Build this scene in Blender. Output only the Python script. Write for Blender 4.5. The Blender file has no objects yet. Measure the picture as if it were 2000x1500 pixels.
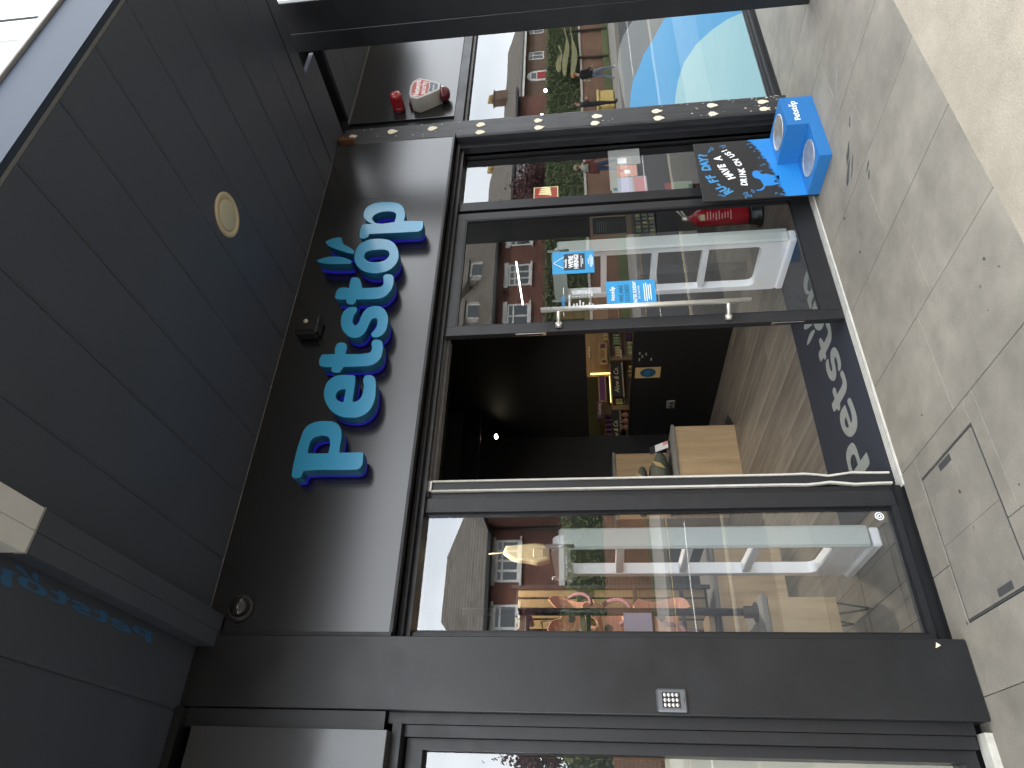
import bpy, bmesh, math, random
from mathutils import Vector, Matrix
random.seed(7)
R = math.radians
S = bpy.context.scene
COL = S.collection

# ------------------------------------------------------------------ camera
cam = bpy.data.cameras.new('camera'); camo = bpy.data.objects.new('camera', cam); COL.objects.link(camo)
yaw, pitch, roll = R(33.95), R(6.474), R(-2.077)
fw = Vector((math.sin(yaw)*math.cos(pitch), math.cos(yaw)*math.cos(pitch), math.sin(pitch)))
rt = Vector((math.cos(yaw), -math.sin(yaw), 0)); up = rt.cross(fw)
rt2 = rt*math.cos(roll)+up*math.sin(roll); up2 = -rt*math.sin(roll)+up*math.cos(roll)
m = Matrix((-up2, rt2, -fw)).transposed().to_4x4()      # the phone was held on its side
m.translation = Vector((0, 0, 1.5)); camo.matrix_world = m
cam.sensor_width = 36; cam.lens = 36*1329/2000; cam.clip_start = .05; cam.clip_end = 2000
S.camera = camo

# ------------------------------------------------------------------ light
SUN_EL, SUN_AZ = 52, 20        # azimuth of the sun seen from above, degrees from +Y towards +X
W = bpy.data.worlds.new('World'); S.world = W; W.use_nodes = True
nt = W.node_tree; N = nt.nodes; L = nt.links; N.clear()
wo = N.new('ShaderNodeOutputWorld'); bg = N.new('ShaderNodeBackground')
sky = N.new('ShaderNodeTexSky'); sky.sky_type = 'NISHITA'; sky.sun_disc = False
sky.sun_elevation = R(SUN_EL); sky.sun_rotation = R(SUN_AZ); sky.air_density = 1.0; sky.dust_density = 3.0
hsv = N.new('ShaderNodeHueSaturation'); hsv.inputs['Saturation'].default_value = .28; hsv.inputs['Value'].default_value = 1.0
tc = N.new('ShaderNodeTexCoord'); mp = N.new('ShaderNodeMapping'); mp.inputs['Scale'].default_value = (1, 1, 2.2)
nz = N.new('ShaderNodeTexNoise'); nz.inputs['Scale'].default_value = 2.6; nz.inputs['Detail'].default_value = 6; nz.inputs['Roughness'].default_value = .55
cr = N.new('ShaderNodeValToRGB'); cr.color_ramp.elements[0].position = .32; cr.color_ramp.elements[1].position = .7
cr.color_ramp.elements[0].color = (6.6, 7.1, 7.8, 1); cr.color_ramp.elements[1].color = (10.2, 10.5, 10.8, 1)
mx = N.new('ShaderNodeMix'); mx.data_type = 'RGBA'; mx.inputs[0].default_value = .8     # cloud cover
L.new(tc.outputs['Generated'], mp.inputs[0]); L.new(mp.outputs[0], nz.inputs['Vector']); L.new(nz.outputs['Fac'], cr.inputs[0])
L.new(sky.outputs[0], hsv.inputs['Color']); L.new(hsv.outputs[0], mx.inputs[6]); L.new(cr.outputs[0], mx.inputs[7])
L.new(mx.outputs[2], bg.inputs[0]); bg.inputs[1].default_value = .15; L.new(bg.outputs[0], wo.inputs[0])
sl = bpy.data.lights.new('sun', 'SUN'); sl.energy = 1.3; sl.angle = R(14); sl.color = (1, .96, .9)
so = bpy.data.objects.new('sun', sl); COL.objects.link(so)
sd = Vector((math.sin(R(SUN_AZ))*math.cos(R(SUN_EL)), math.cos(R(SUN_AZ))*math.cos(R(SUN_EL)), math.sin(R(SUN_EL))))
so.rotation_euler = sd.to_track_quat('Z', 'Y').to_euler(); so.location = (0, 0, 20)
vs = S.view_settings; vs.view_transform = 'Standard'; vs.look = 'None'; vs.exposure = 2.15; vs.gamma = 1; vs.use_curve_mapping = False
S.cycles.max_bounces = 8; S.cycles.transparent_max_bounces = 16; S.cycles.glossy_bounces = 5; S.cycles.diffuse_bounces = 4
S.cycles.sample_clamp_indirect = 6; S.cycles.caustics_reflective = False; S.cycles.caustics_refractive = False

# ------------------------------------------------------------------ materials
def srgb(r, g, b):
    f = lambda c: (c/255/12.92 if c/255 < .04045 else ((c/255+.055)/1.055)**2.4)
    return (f(r), f(g), f(b))
def mat(name, col, rough=.6, metal=0, var=.0, scale=8, bump=0, bscale=None, spec=.5, rvar=0, stretch=(1, 1, 1), col2=None, emit=None, estr=1, coat=0, rnd=0):
    M = bpy.data.materials.new(name); M.use_nodes = True; t = M.node_tree; n = t.nodes; l = t.links
    b = n['Principled BSDF']; b.inputs['Base Color'].default_value = (*col, 1); b.inputs['Roughness'].default_value = rough
    b.inputs['Metallic'].default_value = metal; b.inputs['Specular IOR Level'].default_value = spec
    if coat: b.inputs['Coat Weight'].default_value = coat; b.inputs['Coat Roughness'].default_value = .1
    if emit: b.inputs['Emission Color'].default_value = (*emit, 1); b.inputs['Emission Strength'].default_value = estr
    out = None
    if var or rvar or bump or col2:
        c = n.new('ShaderNodeTexCoord'); mpn = n.new('ShaderNodeMapping'); mpn.inputs['Scale'].default_value = stretch
        l.new(c.outputs['Object'], mpn.inputs[0])
        z = n.new('ShaderNodeTexNoise'); z.inputs['Scale'].default_value = scale; z.inputs['Detail'].default_value = 6; z.inputs['Roughness'].default_value = .62
        l.new(mpn.outputs[0], z.inputs['Vector'])
        if var or col2:
            r = n.new('ShaderNodeValToRGB'); r.color_ramp.elements[0].position = .3; r.color_ramp.elements[1].position = .7
            c2 = col2 or tuple(min(1, x*(1+var)) for x in col); c1 = col if col2 else tuple(x*(1-var) for x in col)
            r.color_ramp.elements[0].color = (*c1, 1); r.color_ramp.elements[1].color = (*c2, 1)
            l.new(z.outputs['Fac'], r.inputs[0]); out = r.outputs[0]
            l.new(out, b.inputs['Base Color'])
        if rvar:
            mr = n.new('ShaderNodeMapRange'); mr.inputs[1].default_value = .3; mr.inputs[2].default_value = .7
            mr.inputs[3].default_value = max(0, rough-rvar); mr.inputs[4].default_value = min(1, rough+rvar)
            l.new(z.outputs['Fac'], mr.inputs[0]); l.new(mr.outputs[0], b.inputs['Roughness'])
        if bump:
            z2 = n.new('ShaderNodeTexNoise'); z2.inputs['Scale'].default_value = bscale or scale*6; z2.inputs['Detail'].default_value = 4
            l.new(mpn.outputs[0], z2.inputs['Vector'])
            bp = n.new('ShaderNodeBump'); bp.inputs['Strength'].default_value = bump; bp.inputs['Distance'].default_value = .01
            l.new(z2.outputs['Fac'], bp.inputs['Height']); l.new(bp.outputs[0], b.inputs['Normal'])
    if rnd:                                              # each piece a little lighter or darker
        oi = n.new('ShaderNodeObjectInfo'); h = n.new('ShaderNodeHueSaturation'); mr = n.new('ShaderNodeMapRange')
        mr.inputs[3].default_value = 1-rnd; mr.inputs[4].default_value = 1+rnd
        l.new(oi.outputs['Random'], mr.inputs[0]); l.new(mr.outputs[0], h.inputs['Value'])
        if out: l.new(out, h.inputs['Color'])
        else: h.inputs['Color'].default_value = (*col, 1)
        l.new(h.outputs[0], b.inputs['Base Color'])
    return M
def glassmat(name, refl=.22, tint=(.96, .98, .975)):
    M = bpy.data.materials.new(name); M.use_nodes = True; t = M.node_tree; n = t.nodes; l = t.links; n.clear()
    o = n.new('ShaderNodeOutputMaterial'); tr = n.new('ShaderNodeBsdfTransparent'); tr.inputs[0].default_value = (*tint, 1)
    g = n.new('ShaderNodeBsdfGlossy'); g.inputs['Roughness'].default_value = 0; g.inputs['Color'].default_value = (.97, .99, 1, 1)
    fr = n.new('ShaderNodeLayerWeight'); fr.inputs['Blend'].default_value = .5
    pw_ = n.new('ShaderNodeMath'); pw_.operation = 'POWER'; pw_.inputs[1].default_value = 5; l.new(fr.outputs['Facing'], pw_.inputs[0])
    ma = n.new('ShaderNodeMath'); ma.operation = 'MULTIPLY_ADD'; ma.inputs[1].default_value = .8; ma.inputs[2].default_value = refl+.05; ma.use_clamp = True
    # thickness unevenness of real panes makes reflections waver
    tcn = n.new('ShaderNodeTexCoord'); z = n.new('ShaderNodeTexNoise'); z.inputs['Scale'].default_value = 1.6; z.inputs['Detail'].default_value = 1
    bp = n.new('ShaderNodeBump'); bp.inputs['Strength'].default_value = .012; bp.inputs['Distance'].default_value = .05
    l.new(tcn.outputs['Object'], z.inputs['Vector']); l.new(z.outputs['Fac'], bp.inputs['Height']); l.new(bp.outputs[0], g.inputs['Normal'])
    mxs = n.new('ShaderNodeMixShader'); l.new(pw_.outputs[0], ma.inputs[0]); l.new(ma.outputs[0], mxs.inputs[0])
    l.new(tr.outputs[0], mxs.inputs[1]); l.new(g.outputs[0], mxs.inputs[2]); l.new(mxs.outputs[0], o.inputs[0])
    return M
def vinylmat(name, col, alpha):
    M = mat(name, col, .35); b = M.node_tree.nodes['Principled BSDF']; b.inputs['Alpha'].default_value = alpha; return M
def brickmat(name, c1, c2, mortar, sc=1.0):
    M = bpy.data.materials.new(name); M.use_nodes = True; t = M.node_tree; n = t.nodes; l = t.links; b = n['Principled BSDF']
    c = n.new('ShaderNodeTexCoord'); s = n.new('ShaderNodeSeparateXYZ'); cb = n.new('ShaderNodeCombineXYZ'); ad = n.new('ShaderNodeMath')
    l.new(c.outputs['Object'], s.inputs[0]); l.new(s.outputs[0], ad.inputs[0]); l.new(s.outputs[1], ad.inputs[1])
    l.new(ad.outputs[0], cb.inputs[0]); l.new(s.outputs[2], cb.inputs[1])
    k = n.new('ShaderNodeTexBrick'); k.inputs['Color1'].default_value = (*c1, 1); k.inputs['Color2'].default_value = (*c2, 1); k.inputs['Mortar'].default_value = (*mortar, 1)
    k.inputs['Scale'].default_value = 1; k.inputs['Brick Width'].default_value = .225*sc; k.inputs['Row Height'].default_value = .075*sc; k.inputs['Mortar Size'].default_value = .01*sc
    z = n.new('ShaderNodeTexNoise'); z.inputs['Scale'].default_value = 1.3; z.inputs['Detail'].default_value = 5; l.new(c.outputs['Object'], z.inputs['Vector'])
    mm = n.new('ShaderNodeMix'); mm.data_type = 'RGBA'; mm.blend_type = 'MULTIPLY'; mm.inputs[0].default_value = .7
    rr = n.new('ShaderNodeValToRGB'); rr.color_ramp.elements[0].color = (.55, .5, .48, 1); rr.color_ramp.elements[0].position = .3; rr.color_ramp.elements[1].position = .7
    l.new(z.outputs['Fac'], rr.inputs[0])
    l.new(cb.outputs[0], k.inputs['Vector']); l.new(k.outputs['Color'], mm.inputs[6]); l.new(rr.outputs[0], mm.inputs[7]); l.new(mm.outputs[2], b.inputs['Base Color'])
    b.inputs['Roughness'].default_value = .9; return M
def woodmat(name, c1, c2, axis=2, scale=3.0, rough=.5, rnd=0):
    st = [9, 9, 9]; st[axis] = .7
    return mat(name, c1, rough, var=.3, col2=c2, scale=scale, stretch=tuple(st), bump=.06, bscale=scale*5, rnd=rnd)

M = {}
M['satin'] = mat('satin_black_paint', (.007, .0075, .0085), .27, spec=1.0)
M['pillar'] = mat('worn_black_paint', (.010, .0105, .0115), .38, var=.18, scale=4, rvar=.06, bump=.03, bscale=70, spec=.5)
M['frame'] = mat('black_aluminium', (.008, .0085, .010), .38, rvar=.08, scale=7, spec=.4)
M['frame_grey'] = mat('grey_black_aluminium', (.013, .0135, .015), .42, rvar=.08, scale=9)
M['soffit'] = mat('charcoal_soffit_paint', (.050, .057, .076), .42, var=.06, scale=3, rvar=.04, bump=.02, bscale=160, rnd=.03)
M['fascia'] = mat('blue_grey_fascia_paint', (.024, .036, .058), .5, var=.05, scale=2, spec=.22)
M['trim_pale'] = mat('pale_grey_trim', (.30, .29, .28), .5, var=.15, scale=20)
M['trim_mid'] = mat('mid_grey_trim', (.14, .14, .14), .5, var=.15, scale=20)
M['white_panel'] = mat('grimy_white_panel', (.62, .62, .62), .5, var=.05, scale=12)
M['blue'] = mat('sign_blue_acrylic', (.028, .26, .45), .32, var=.03, scale=2, coat=.4)
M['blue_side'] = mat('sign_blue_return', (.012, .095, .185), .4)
M['led'] = mat('blue_led_backing', (.005, .005, .05), .5, emit=(.012, .01, .30), estr=.13)
M['stand_blue'] = mat('display_blue_board', (.019, .15, .40), .45, var=.03, scale=5)
M['stand_sky'] = mat('printed_bright_blue', (.018, .20, .52), .45)
M['stand_black'] = mat('printed_black_board', (.010, .0095, .0095), .5)
M['white'] = mat('white_print', (.85, .86, .86), .5)
M['print_blue'] = mat('printed_blue', (.04, .22, .45), .5)
M['poster_blue'] = mat('poster_blue_paper', (.025, .27, .53), .45, var=.03)
M['poster_navy'] = mat('poster_dark_panel', (.02, .03, .04), .45)
M['dark_print'] = mat('dark_blue_print', (.015, .08, .17), .5)
M['steel'] = mat('brushed_steel', (.74, .71, .63), .40, .75, rvar=.06, scale=30, stretch=(30, 30, 1))
M['bowl'] = mat('worn_steel_bowl', (.62, .58, .52), .45, .85, var=.2, scale=30, rvar=.1)
M['chrome'] = mat('polished_metal', (.7, .7, .7), .15, 1)
M['slab'] = mat('grey_paving_stone', (.218, .197, .163), .8, var=.15, scale=5, bump=.12, bscale=90, rnd=.05)
def stain_slab(Mt, big=1.7, lo=.74):        # big worn blotches and speckle of old paving
    t = Mt.node_tree; n = t.nodes; l = t.links; b = n['Principled BSDF']
    src = b.inputs['Base Color'].links[0].from_socket
    g = n.new('ShaderNodeNewGeometry'); z = n.new('ShaderNodeTexNoise'); z.inputs['Scale'].default_value = big; z.inputs['Detail'].default_value = 8; z.inputs['Roughness'].default_value = .65
    r = n.new('ShaderNodeValToRGB'); r.color_ramp.elements[0].position = .34; r.color_ramp.elements[1].position = .62
    r.color_ramp.elements[0].color = (lo, lo, lo*.98, 1); r.color_ramp.elements[1].color = (1.06, 1.05, 1.03, 1)
    z3 = n.new('ShaderNodeTexNoise'); z3.inputs['Scale'].default_value = 160; z3.inputs['Detail'].default_value = 2
    r3 = n.new('ShaderNodeValToRGB'); r3.color_ramp.elements[0].position = .3; r3.color_ramp.elements[1].position = .7
    r3.color_ramp.elements[0].color = (.9, .9, .9, 1); r3.color_ramp.elements[1].color = (1.08, 1.08, 1.08, 1)
    v = n.new('ShaderNodeTexVoronoi'); v.inputs['Scale'].default_value = 4.6; v.inputs['Randomness'].default_value = 1
    rv = n.new('ShaderNodeValToRGB'); rv.color_ramp.elements[0].position = .02; rv.color_ramp.elements[1].position = .05   # trodden gum spots
    rv.color_ramp.elements[0].color = (.5, .5, .51, 1)
    for q in (z, z3, v): l.new(g.outputs['Position'], q.inputs['Vector'])
    l.new(z.outputs['Fac'], r.inputs[0]); l.new(z3.outputs['Fac'], r3.inputs[0]); l.new(v.outputs['Distance'], rv.inputs[0])
    prev = src
    for rr in (r, r3, rv):
        mm = n.new('ShaderNodeMix'); mm.data_type = 'RGBA'; mm.blend_type = 'MULTIPLY'; mm.inputs[0].default_value = 1
        l.new(prev, mm.inputs[6]); l.new(rr.outputs[0], mm.inputs[7]); prev = mm.outputs[2]
    l.new(prev, b.inputs['Base Color'])
stain_slab(M['slab'])
M['cover'] = mat('access_cover_stone', (.205, .186, .155), .82, var=.12, scale=6, bump=.12, bscale=90); stain_slab(M['cover'], 2.3)
M['joint'] = mat('sandy_joint', (.19, .175, .155), .9, var=.2, scale=20)
M['joint_dark'] = mat('dark_gap_metal', (.045, .045, .045), .7)
M['beige'] = mat('beige_concrete', (.30, .262, .205), .85, var=.10, scale=5, bump=.3, bscale=120); stain_slab(M['beige'], 3.1, .9)
M['outer'] = mat('worn_brown_grey_pavement', (.105, .096, .083), .85, var=.2, scale=3, bump=.2, bscale=90)
M['asphalt'] = mat('asphalt', (.05, .05, .052), .85, var=.25, scale=3, bump=.3, bscale=200)
M['kerb'] = mat('kerb_stone', (.26, .25, .23), .85, var=.15, scale=6)
M['farpave'] = mat('far_pavement', (.27, .25, .22), .85, var=.15, scale=2)
M['yellow'] = mat('yellow_road_paint', (.62, .46, .16), .7, var=.2, scale=10)
M['whitepaint'] = mat('white_road_paint', (.75, .74, .7), .7, var=.1, scale=10)
M['ground'] = mat('earth_and_grass', (.09, .095, .05), .95, var=.3, scale=1)
M['glass'] = glassmat('shop_glass', .105)
M['glass_door'] = glassmat('door_glass', .06)
M['glass_back'] = glassmat('rear_leaf_glass', -.02, (.97, .98, .975))
M['housepane'] = mat('house_window_pane', (.05, .06, .065), .08, spec=.8)
M['black_wall'] = mat('black_interior_wall', (.006, .0062, .007), .6, var=.1, scale=2)
M['ceil'] = mat('black_ceiling', (.007, .0065, .006), .8)
M['oak'] = woodmat('oak_board', (.36, .25, .14), (.50, .36, .215), 2, 2.2)
M['oak_dark'] = woodmat('oak_slat', (.19, .13, .055), (.28, .20, .09), 2, 2.2)
M['oak_x'] = woodmat('oak_shelf', (.21, .14, .07), (.30, .21, .115), 0, 2.2)
M['concrete_top'] = mat('grey_concrete_top', (.20, .195, .18), .7, var=.18, scale=9)
M['plank'] = woodmat('grey_oak_plank', (.105, .092, .077), (.20, .178, .15), 1, 1.6, .45, rnd=.22)
M['mat'] = mat('navy_entrance_mat', (.012, .0155, .026), .95, var=.12, scale=60, bump=.5, bscale=500)
M['mat_text'] = mat('grey_mat_inlay', (.20, .21, .195), .95, var=.1, scale=60)
M['alu'] = mat('silver_aluminium', (.50, .49, .46), .4, .7, var=.1, scale=25)
M['strip'] = mat('dirty_white_seal', (.50, .48, .42), .7, var=.15, scale=20)
M['gate_white'] = mat('white_gate_plastic', (.88, .88, .90), .4)
M['gate_grey'] = mat('grey_gate_plastic', (.50, .54, .52), .35)
M['red'] = mat('extinguisher_red', (.30, .010, .02), .25, coat=.4)
M['cream_print'] = mat('cream_label', (.55, .47, .25), .6)
M['pink_print'] = mat('pale_pink_print', (.6, .3, .28), .6)
M['black_plastic'] = mat('black_plastic', (.015, .015, .016), .35)
M['rubber'] = mat('black_rubber', (.012, .012, .013), .7)
M['coral'] = mat('coral_fabric', (.56, .27, .18), .8, var=.1, scale=30)
M['mauve'] = mat('mauve_lining', (.36, .17, .20), .8)
M['green_cloth'] = mat('sage_plush', (.10, .11, .085), .95, var=.25, scale=18, bump=.4, bscale=120)
M['kraft'] = mat('kraft_card', (.50, .36, .15), .8)
M['cream'] = mat('cream_canvas', (.55, .48, .30), .8, var=.1, scale=12)
M['paper'] = mat('white_paper', (.72, .72, .72), .7)
M['paper_grey'] = mat('grey_paper', (.26, .26, .25), .7)
M['salmon_paper'] = mat('salmon_paper', (.5, .24, .19), .7)
M['lilac_paper'] = mat('lilac_print', (.33, .33, .45), .7)
M['rose_paper'] = mat('rose_print', (.42, .16, .17), .7)
M['purple'] = mat('purple_panel', (.12, .035, .22), .6)
M['purple_dark'] = mat('dark_purple_card', (.075, .03, .11), .6)
M['sign_black'] = mat('matt_black_sign', (.014, .014, .013), .6)
M['script'] = mat('cream_script', (.72, .66, .50), .6)
M['peg'] = mat('faux_moss_panel', (.018, .022, .008), .95, var=.5, scale=60)
M['lens'] = mat('opal_lens', (.48, .45, .33), .35, var=.03, scale=6)
M['lens_rim'] = mat('ivory_rim', (.52, .45, .30), .4)
M['lamp'] = mat('lamp_glow', (1, 1, 1), .5, emit=(1, .85, .6), estr=8)
M['tube'] = mat('tube_glow', (1, 1, 1), .5, emit=(1, .96, .85), estr=2.2)
M['strip_led'] = mat('warm_led_strip', (1, 1, 1), .5, emit=(1, .72, .28), estr=.7)
M['post'] = mat('weathered_black_timber', (.008, .0085, .0095), .5, col2=(.030, .031, .034), scale=5, stretch=(6, 6, 1), bump=.25, bscale=25)
M['filler'] = mat('cream_wood_filler', (.66, .60, .45), .8, var=.08, scale=40)
M['bare_wood'] = mat('bare_orange_wood', (.15, .07, .035), .85, var=.4, scale=20)
M['alarm_white'] = mat('alarm_white_plastic', (.42, .405, .37), .4, var=.05)
M['alarm_red'] = mat('alarm_red_print', (.33, .045, .03), .45)
M['alarm_navy'] = mat('alarm_navy_print', (.04, .05, .085), .45)
M['strobe'] = mat('dark_red_lens', (.10, .008, .016), .12, coat=.5)
M['beacon'] = mat('red_beacon_plastic', (.30, .012, .018), .3, coat=.4)
M['keypad'] = mat('keypad_grey_metal', (.17, .18, .19), .35, .6)
M['key'] = mat('keypad_button_metal', (.62, .60, .57), .28, .9)
M['firesign'] = mat('fire_sign_red', (.38, .025, .02), .5)
M['firecream'] = mat('fire_sign_cream', (.70, .66, .34), .5)
M['idgreen'] = mat('pale_green_panel', (.22, .33, .20), .5)
M['vinyl_grey'] = vinylmat('translucent_grey_vinyl', (.24, .26, .26), .55)
M['vinyl_blue'] = vinylmat('blue_window_vinyl', (.02, .30, .60), .94)
M['vinyl_pale'] = vinylmat('pale_blue_window_vinyl', (.29, .52, .575), .96)
M['reflected_text'] = mat('blue_reflected_lettering', (.03, .11, .24), .5)  # for the painted reflection of wording in the soffit
M['brick_dark'] = brickmat('dark_red_brick', (.25, .088, .058), (.18, .062, .045), (.17, .12, .10))
M['brick_red'] = brickmat('weathered_red_brick', (.25, .10, .055), (.16, .085, .05), (.22, .18, .13), 1.4)
M['brick_brown'] = brickmat('brown_brick', (.22, .13, .09), (.17, .10, .07), (.2, .16, .12))
M['render_white'] = mat('white_painted_stone', (.70, .69, .66), .7)
M['stone'] = mat('pale_stone', (.45, .42, .37), .8)
M['wave'] = mat('pale_weathered_timber', (.24, .235, .12), .85, var=.2, scale=4)
M['bark'] = mat('bark', (.06, .045, .035), .9)
M['hedge'] = mat('hedge_leaf', (.06, .085, .028), .7, col2=(.13, .155, .055), scale=2, rnd=0)
M['hedge_core'] = mat('hedge_inner', (.018, .035, .010), .9)
M['redleaf'] = mat('dark_red_leaf', (.075, .022, .026), .7, var=.3, scale=3)
M['greyhouse'] = mat('grey_cladding', (.33, .33, .33), .6, var=.05, scale=2)
M['house_white'] = mat('white_render', (.8, .8, .8), .6)
def roofmat(name, c1, c2):            # rows of plain tiles, too far off to tell apart
    Mt = bpy.data.materials.new(name); Mt.use_nodes = True; t = Mt.node_tree; n = t.nodes; l = t.links; b = n['Principled BSDF']
    c = n.new('ShaderNodeTexCoord'); w = n.new('ShaderNodeTexWave'); w.wave_type = 'BANDS'; w.bands_direction = 'Z'; w.wave_profile = 'SAW'
    w.inputs['Scale'].default_value = 2.0; w.inputs['Distortion'].default_value = .5; w.inputs['Detail'].default_value = 1
    z = n.new('ShaderNodeTexNoise'); z.inputs['Scale'].default_value = 2.2; z.inputs['Detail'].default_value = 5
    r = n.new('ShaderNodeValToRGB'); r.color_ramp.elements[0].color = (*c1, 1); r.color_ramp.elements[1].color = (*c2, 1)
    r2 = n.new('ShaderNodeValToRGB'); r2.color_ramp.elements[0].color = (.6, .6, .58, 1); r2.color_ramp.elements[0].position = .3; r2.color_ramp.elements[1].position = .7
    mm = n.new('ShaderNodeMix'); mm.data_type = 'RGBA'; mm.blend_type = 'MULTIPLY'; mm.inputs[0].default_value = 1
    l.new(c.outputs['Object'], w.inputs['Vector']); l.new(c.outputs['Object'], z.inputs['Vector']); l.new(w.outputs['Fac'], r.inputs[0]); l.new(z.outputs['Fac'], r2.inputs[0])
    l.new(r.outputs[0], mm.inputs[6]); l.new(r2.outputs[0], mm.inputs[7]); l.new(mm.outputs[2], b.inputs['Base Color']); b.inputs['Roughness'].default_value = .85
    return Mt
M['roof'] = roofmat('brown_roof_tile', (.085, .073, .06), (.21, .18, .148))

# ------------------------------------------------------------------ helpers
class MB:
    def __init__(s): s.bm = bmesh.new()
    def poly(s, pts): return s.bm.faces.new([s.bm.verts.new(p) for p in pts])
    def box(s, x0, x1, y0, y1, z0, z1, bev=0):
        if bev:
            t = bmesh.new(); bmesh.ops.create_cube(t, size=1)
            for v in t.verts: v.co = Vector((x0+(v.co.x+.5)*(x1-x0), y0+(v.co.y+.5)*(y1-y0), z0+(v.co.z+.5)*(z1-z0)))
            bmesh.ops.bevel(t, geom=t.edges[:], offset=bev, segments=1, affect='EDGES'); s.join(t); return s
        v = [s.bm.verts.new(p) for p in ((x0,y0,z0),(x1,y0,z0),(x1,y1,z0),(x0,y1,z0),(x0,y0,z1),(x1,y0,z1),(x1,y1,z1),(x0,y1,z1))]
        for f in ((0,3,2,1),(4,5,6,7),(0,1,5,4),(1,2,6,5),(2,3,7,6),(3,0,4,7)): s.bm.faces.new([v[i] for i in f])
        return s
    def join(s, t, Mx=None):
        mp = {}
        for v in t.verts: mp[v] = s.bm.verts.new(Mx @ v.co if Mx else v.co)
        for f in t.faces:
            try:
                nf = s.bm.faces.new([mp[v] for v in f.verts]); nf.smooth = f.smooth; nf.material_index = f.material_index
            except ValueError: pass
        t.free(); return s
    def tube(s, a, b, r, r2=None, seg=12, caps=True, smooth=True):
        a, b = Vector(a), Vector(b); r2 = r if r2 is None else r2; d = (b-a); q = d.to_track_quat('Z', 'Y')
        A = [s.bm.verts.new(a+q@Vector((r*math.cos(2*math.pi*i/seg), r*math.sin(2*math.pi*i/seg), 0))) for i in range(seg)]
        B = [s.bm.verts.new(b+q@Vector((r2*math.cos(2*math.pi*i/seg), r2*math.sin(2*math.pi*i/seg), 0))) for i in range(seg)]
        for i in range(seg):
            f = s.bm.faces.new((A[i], A[(i+1)%seg], B[(i+1)%seg], B[i])); f.smooth = smooth
        if caps: s.bm.faces.new(A[::-1]); s.bm.faces.new(B)
        return s
    def path(s, pts, r, seg=8):
        for a, b in zip(pts[:-1], pts[1:]): s.tube(a, b, r, seg=seg)
        return s
    def lathe(s, prof, c, axis=(0, 0, 1), seg=24, close=False):
        q = Vector(axis).to_track_quat('Z', 'Y'); rings = []
        for r, h in prof: rings.append([s.bm.verts.new(Vector(c)+q@Vector((r*math.cos(2*math.pi*i/seg), r*math.sin(2*math.pi*i/seg), h))) for i in range(seg)])
        for P, Q in zip(rings[:-1], rings[1:]):
            for i in range(seg):
                f = s.bm.faces.new((P[i], P[(i+1)%seg], Q[(i+1)%seg], Q[i])); f.smooth = True
        if prof[0][0] > 1e-4: s.bm.faces.new(rings[0][::-1])
        if prof[-1][0] > 1e-4: s.bm.faces.new(rings[-1])
        bmesh.ops.remove_doubles(s.bm, verts=s.bm.verts, dist=1e-6); return s
    def prism(s, pts, d):          # a planar polygon pushed along vector d
        d = Vector(d); a = [s.bm.verts.new(p) for p in pts]; b = [s.bm.verts.new(Vector(p)+d) for p in pts]; n = len(pts)
        s.bm.faces.new(a); s.bm.faces.new(b[::-1])
        for i in range(n): s.bm.faces.new((a[i], b[i], b[(i+1)%n], a[(i+1)%n]))
        return s
def link(name, me, material=None, parent=None):
    o = bpy.data.objects.new(name, me); COL.objects.link(o)
    if material is not None:
        me.materials.clear()
        for q in (material if isinstance(material, (list, tuple)) else [material]): me.materials.append(q)
    if parent is not None: o.parent = parent
    return o
def wloc(p):
    v = Vector((0, 0, 0))
    while p is not None: v += p.location; p = p.parent
    return v
def obj(name, mb, material, parent=None, fix=True):
    bm = mb.bm if isinstance(mb, MB) else mb
    if fix: bmesh.ops.recalc_face_normals(bm, faces=bm.faces)
    if parent is not None: bmesh.ops.translate(bm, vec=-wloc(parent), verts=bm.verts)     # parts sit relative to their thing
    me = bpy.data.meshes.new(name); bm.to_mesh(me); bm.free()
    return link(name, me, material, parent)
def tag(o, label=None, cat=None, group=None, kind=None):
    if label: o['label'] = label
    if cat: o['category'] = cat
    if group: o['group'] = group
    if kind: o['kind'] = kind
    return o
def thing(name, label, cat, loc=(0, 0, 0), group=None):
    o = bpy.data.objects.new(name, None); COL.objects.link(o); o.location = loc; o.empty_display_size = .1
    return tag(o, label, cat, group)
def kids(o): return [c for c in bpy.data.objects if c.parent == o]
def dup(o, loc=None, parent=None, label=None):
    c = o.copy(); COL.objects.link(c)
    if parent is not None: c.parent = parent
    if loc is not None: c.location = loc
    if label: c['label'] = label
    for k in kids(o): dup(k, None, c)
    return c
def one(name, mb, material, label, cat, group=None): return tag(obj(name, mb, material), label, cat, group)
def struct(name, mb, material, parent=None):
    o = obj(name, mb, material, parent)
    if parent is None: o['kind'] = 'structure'
    return o
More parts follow.
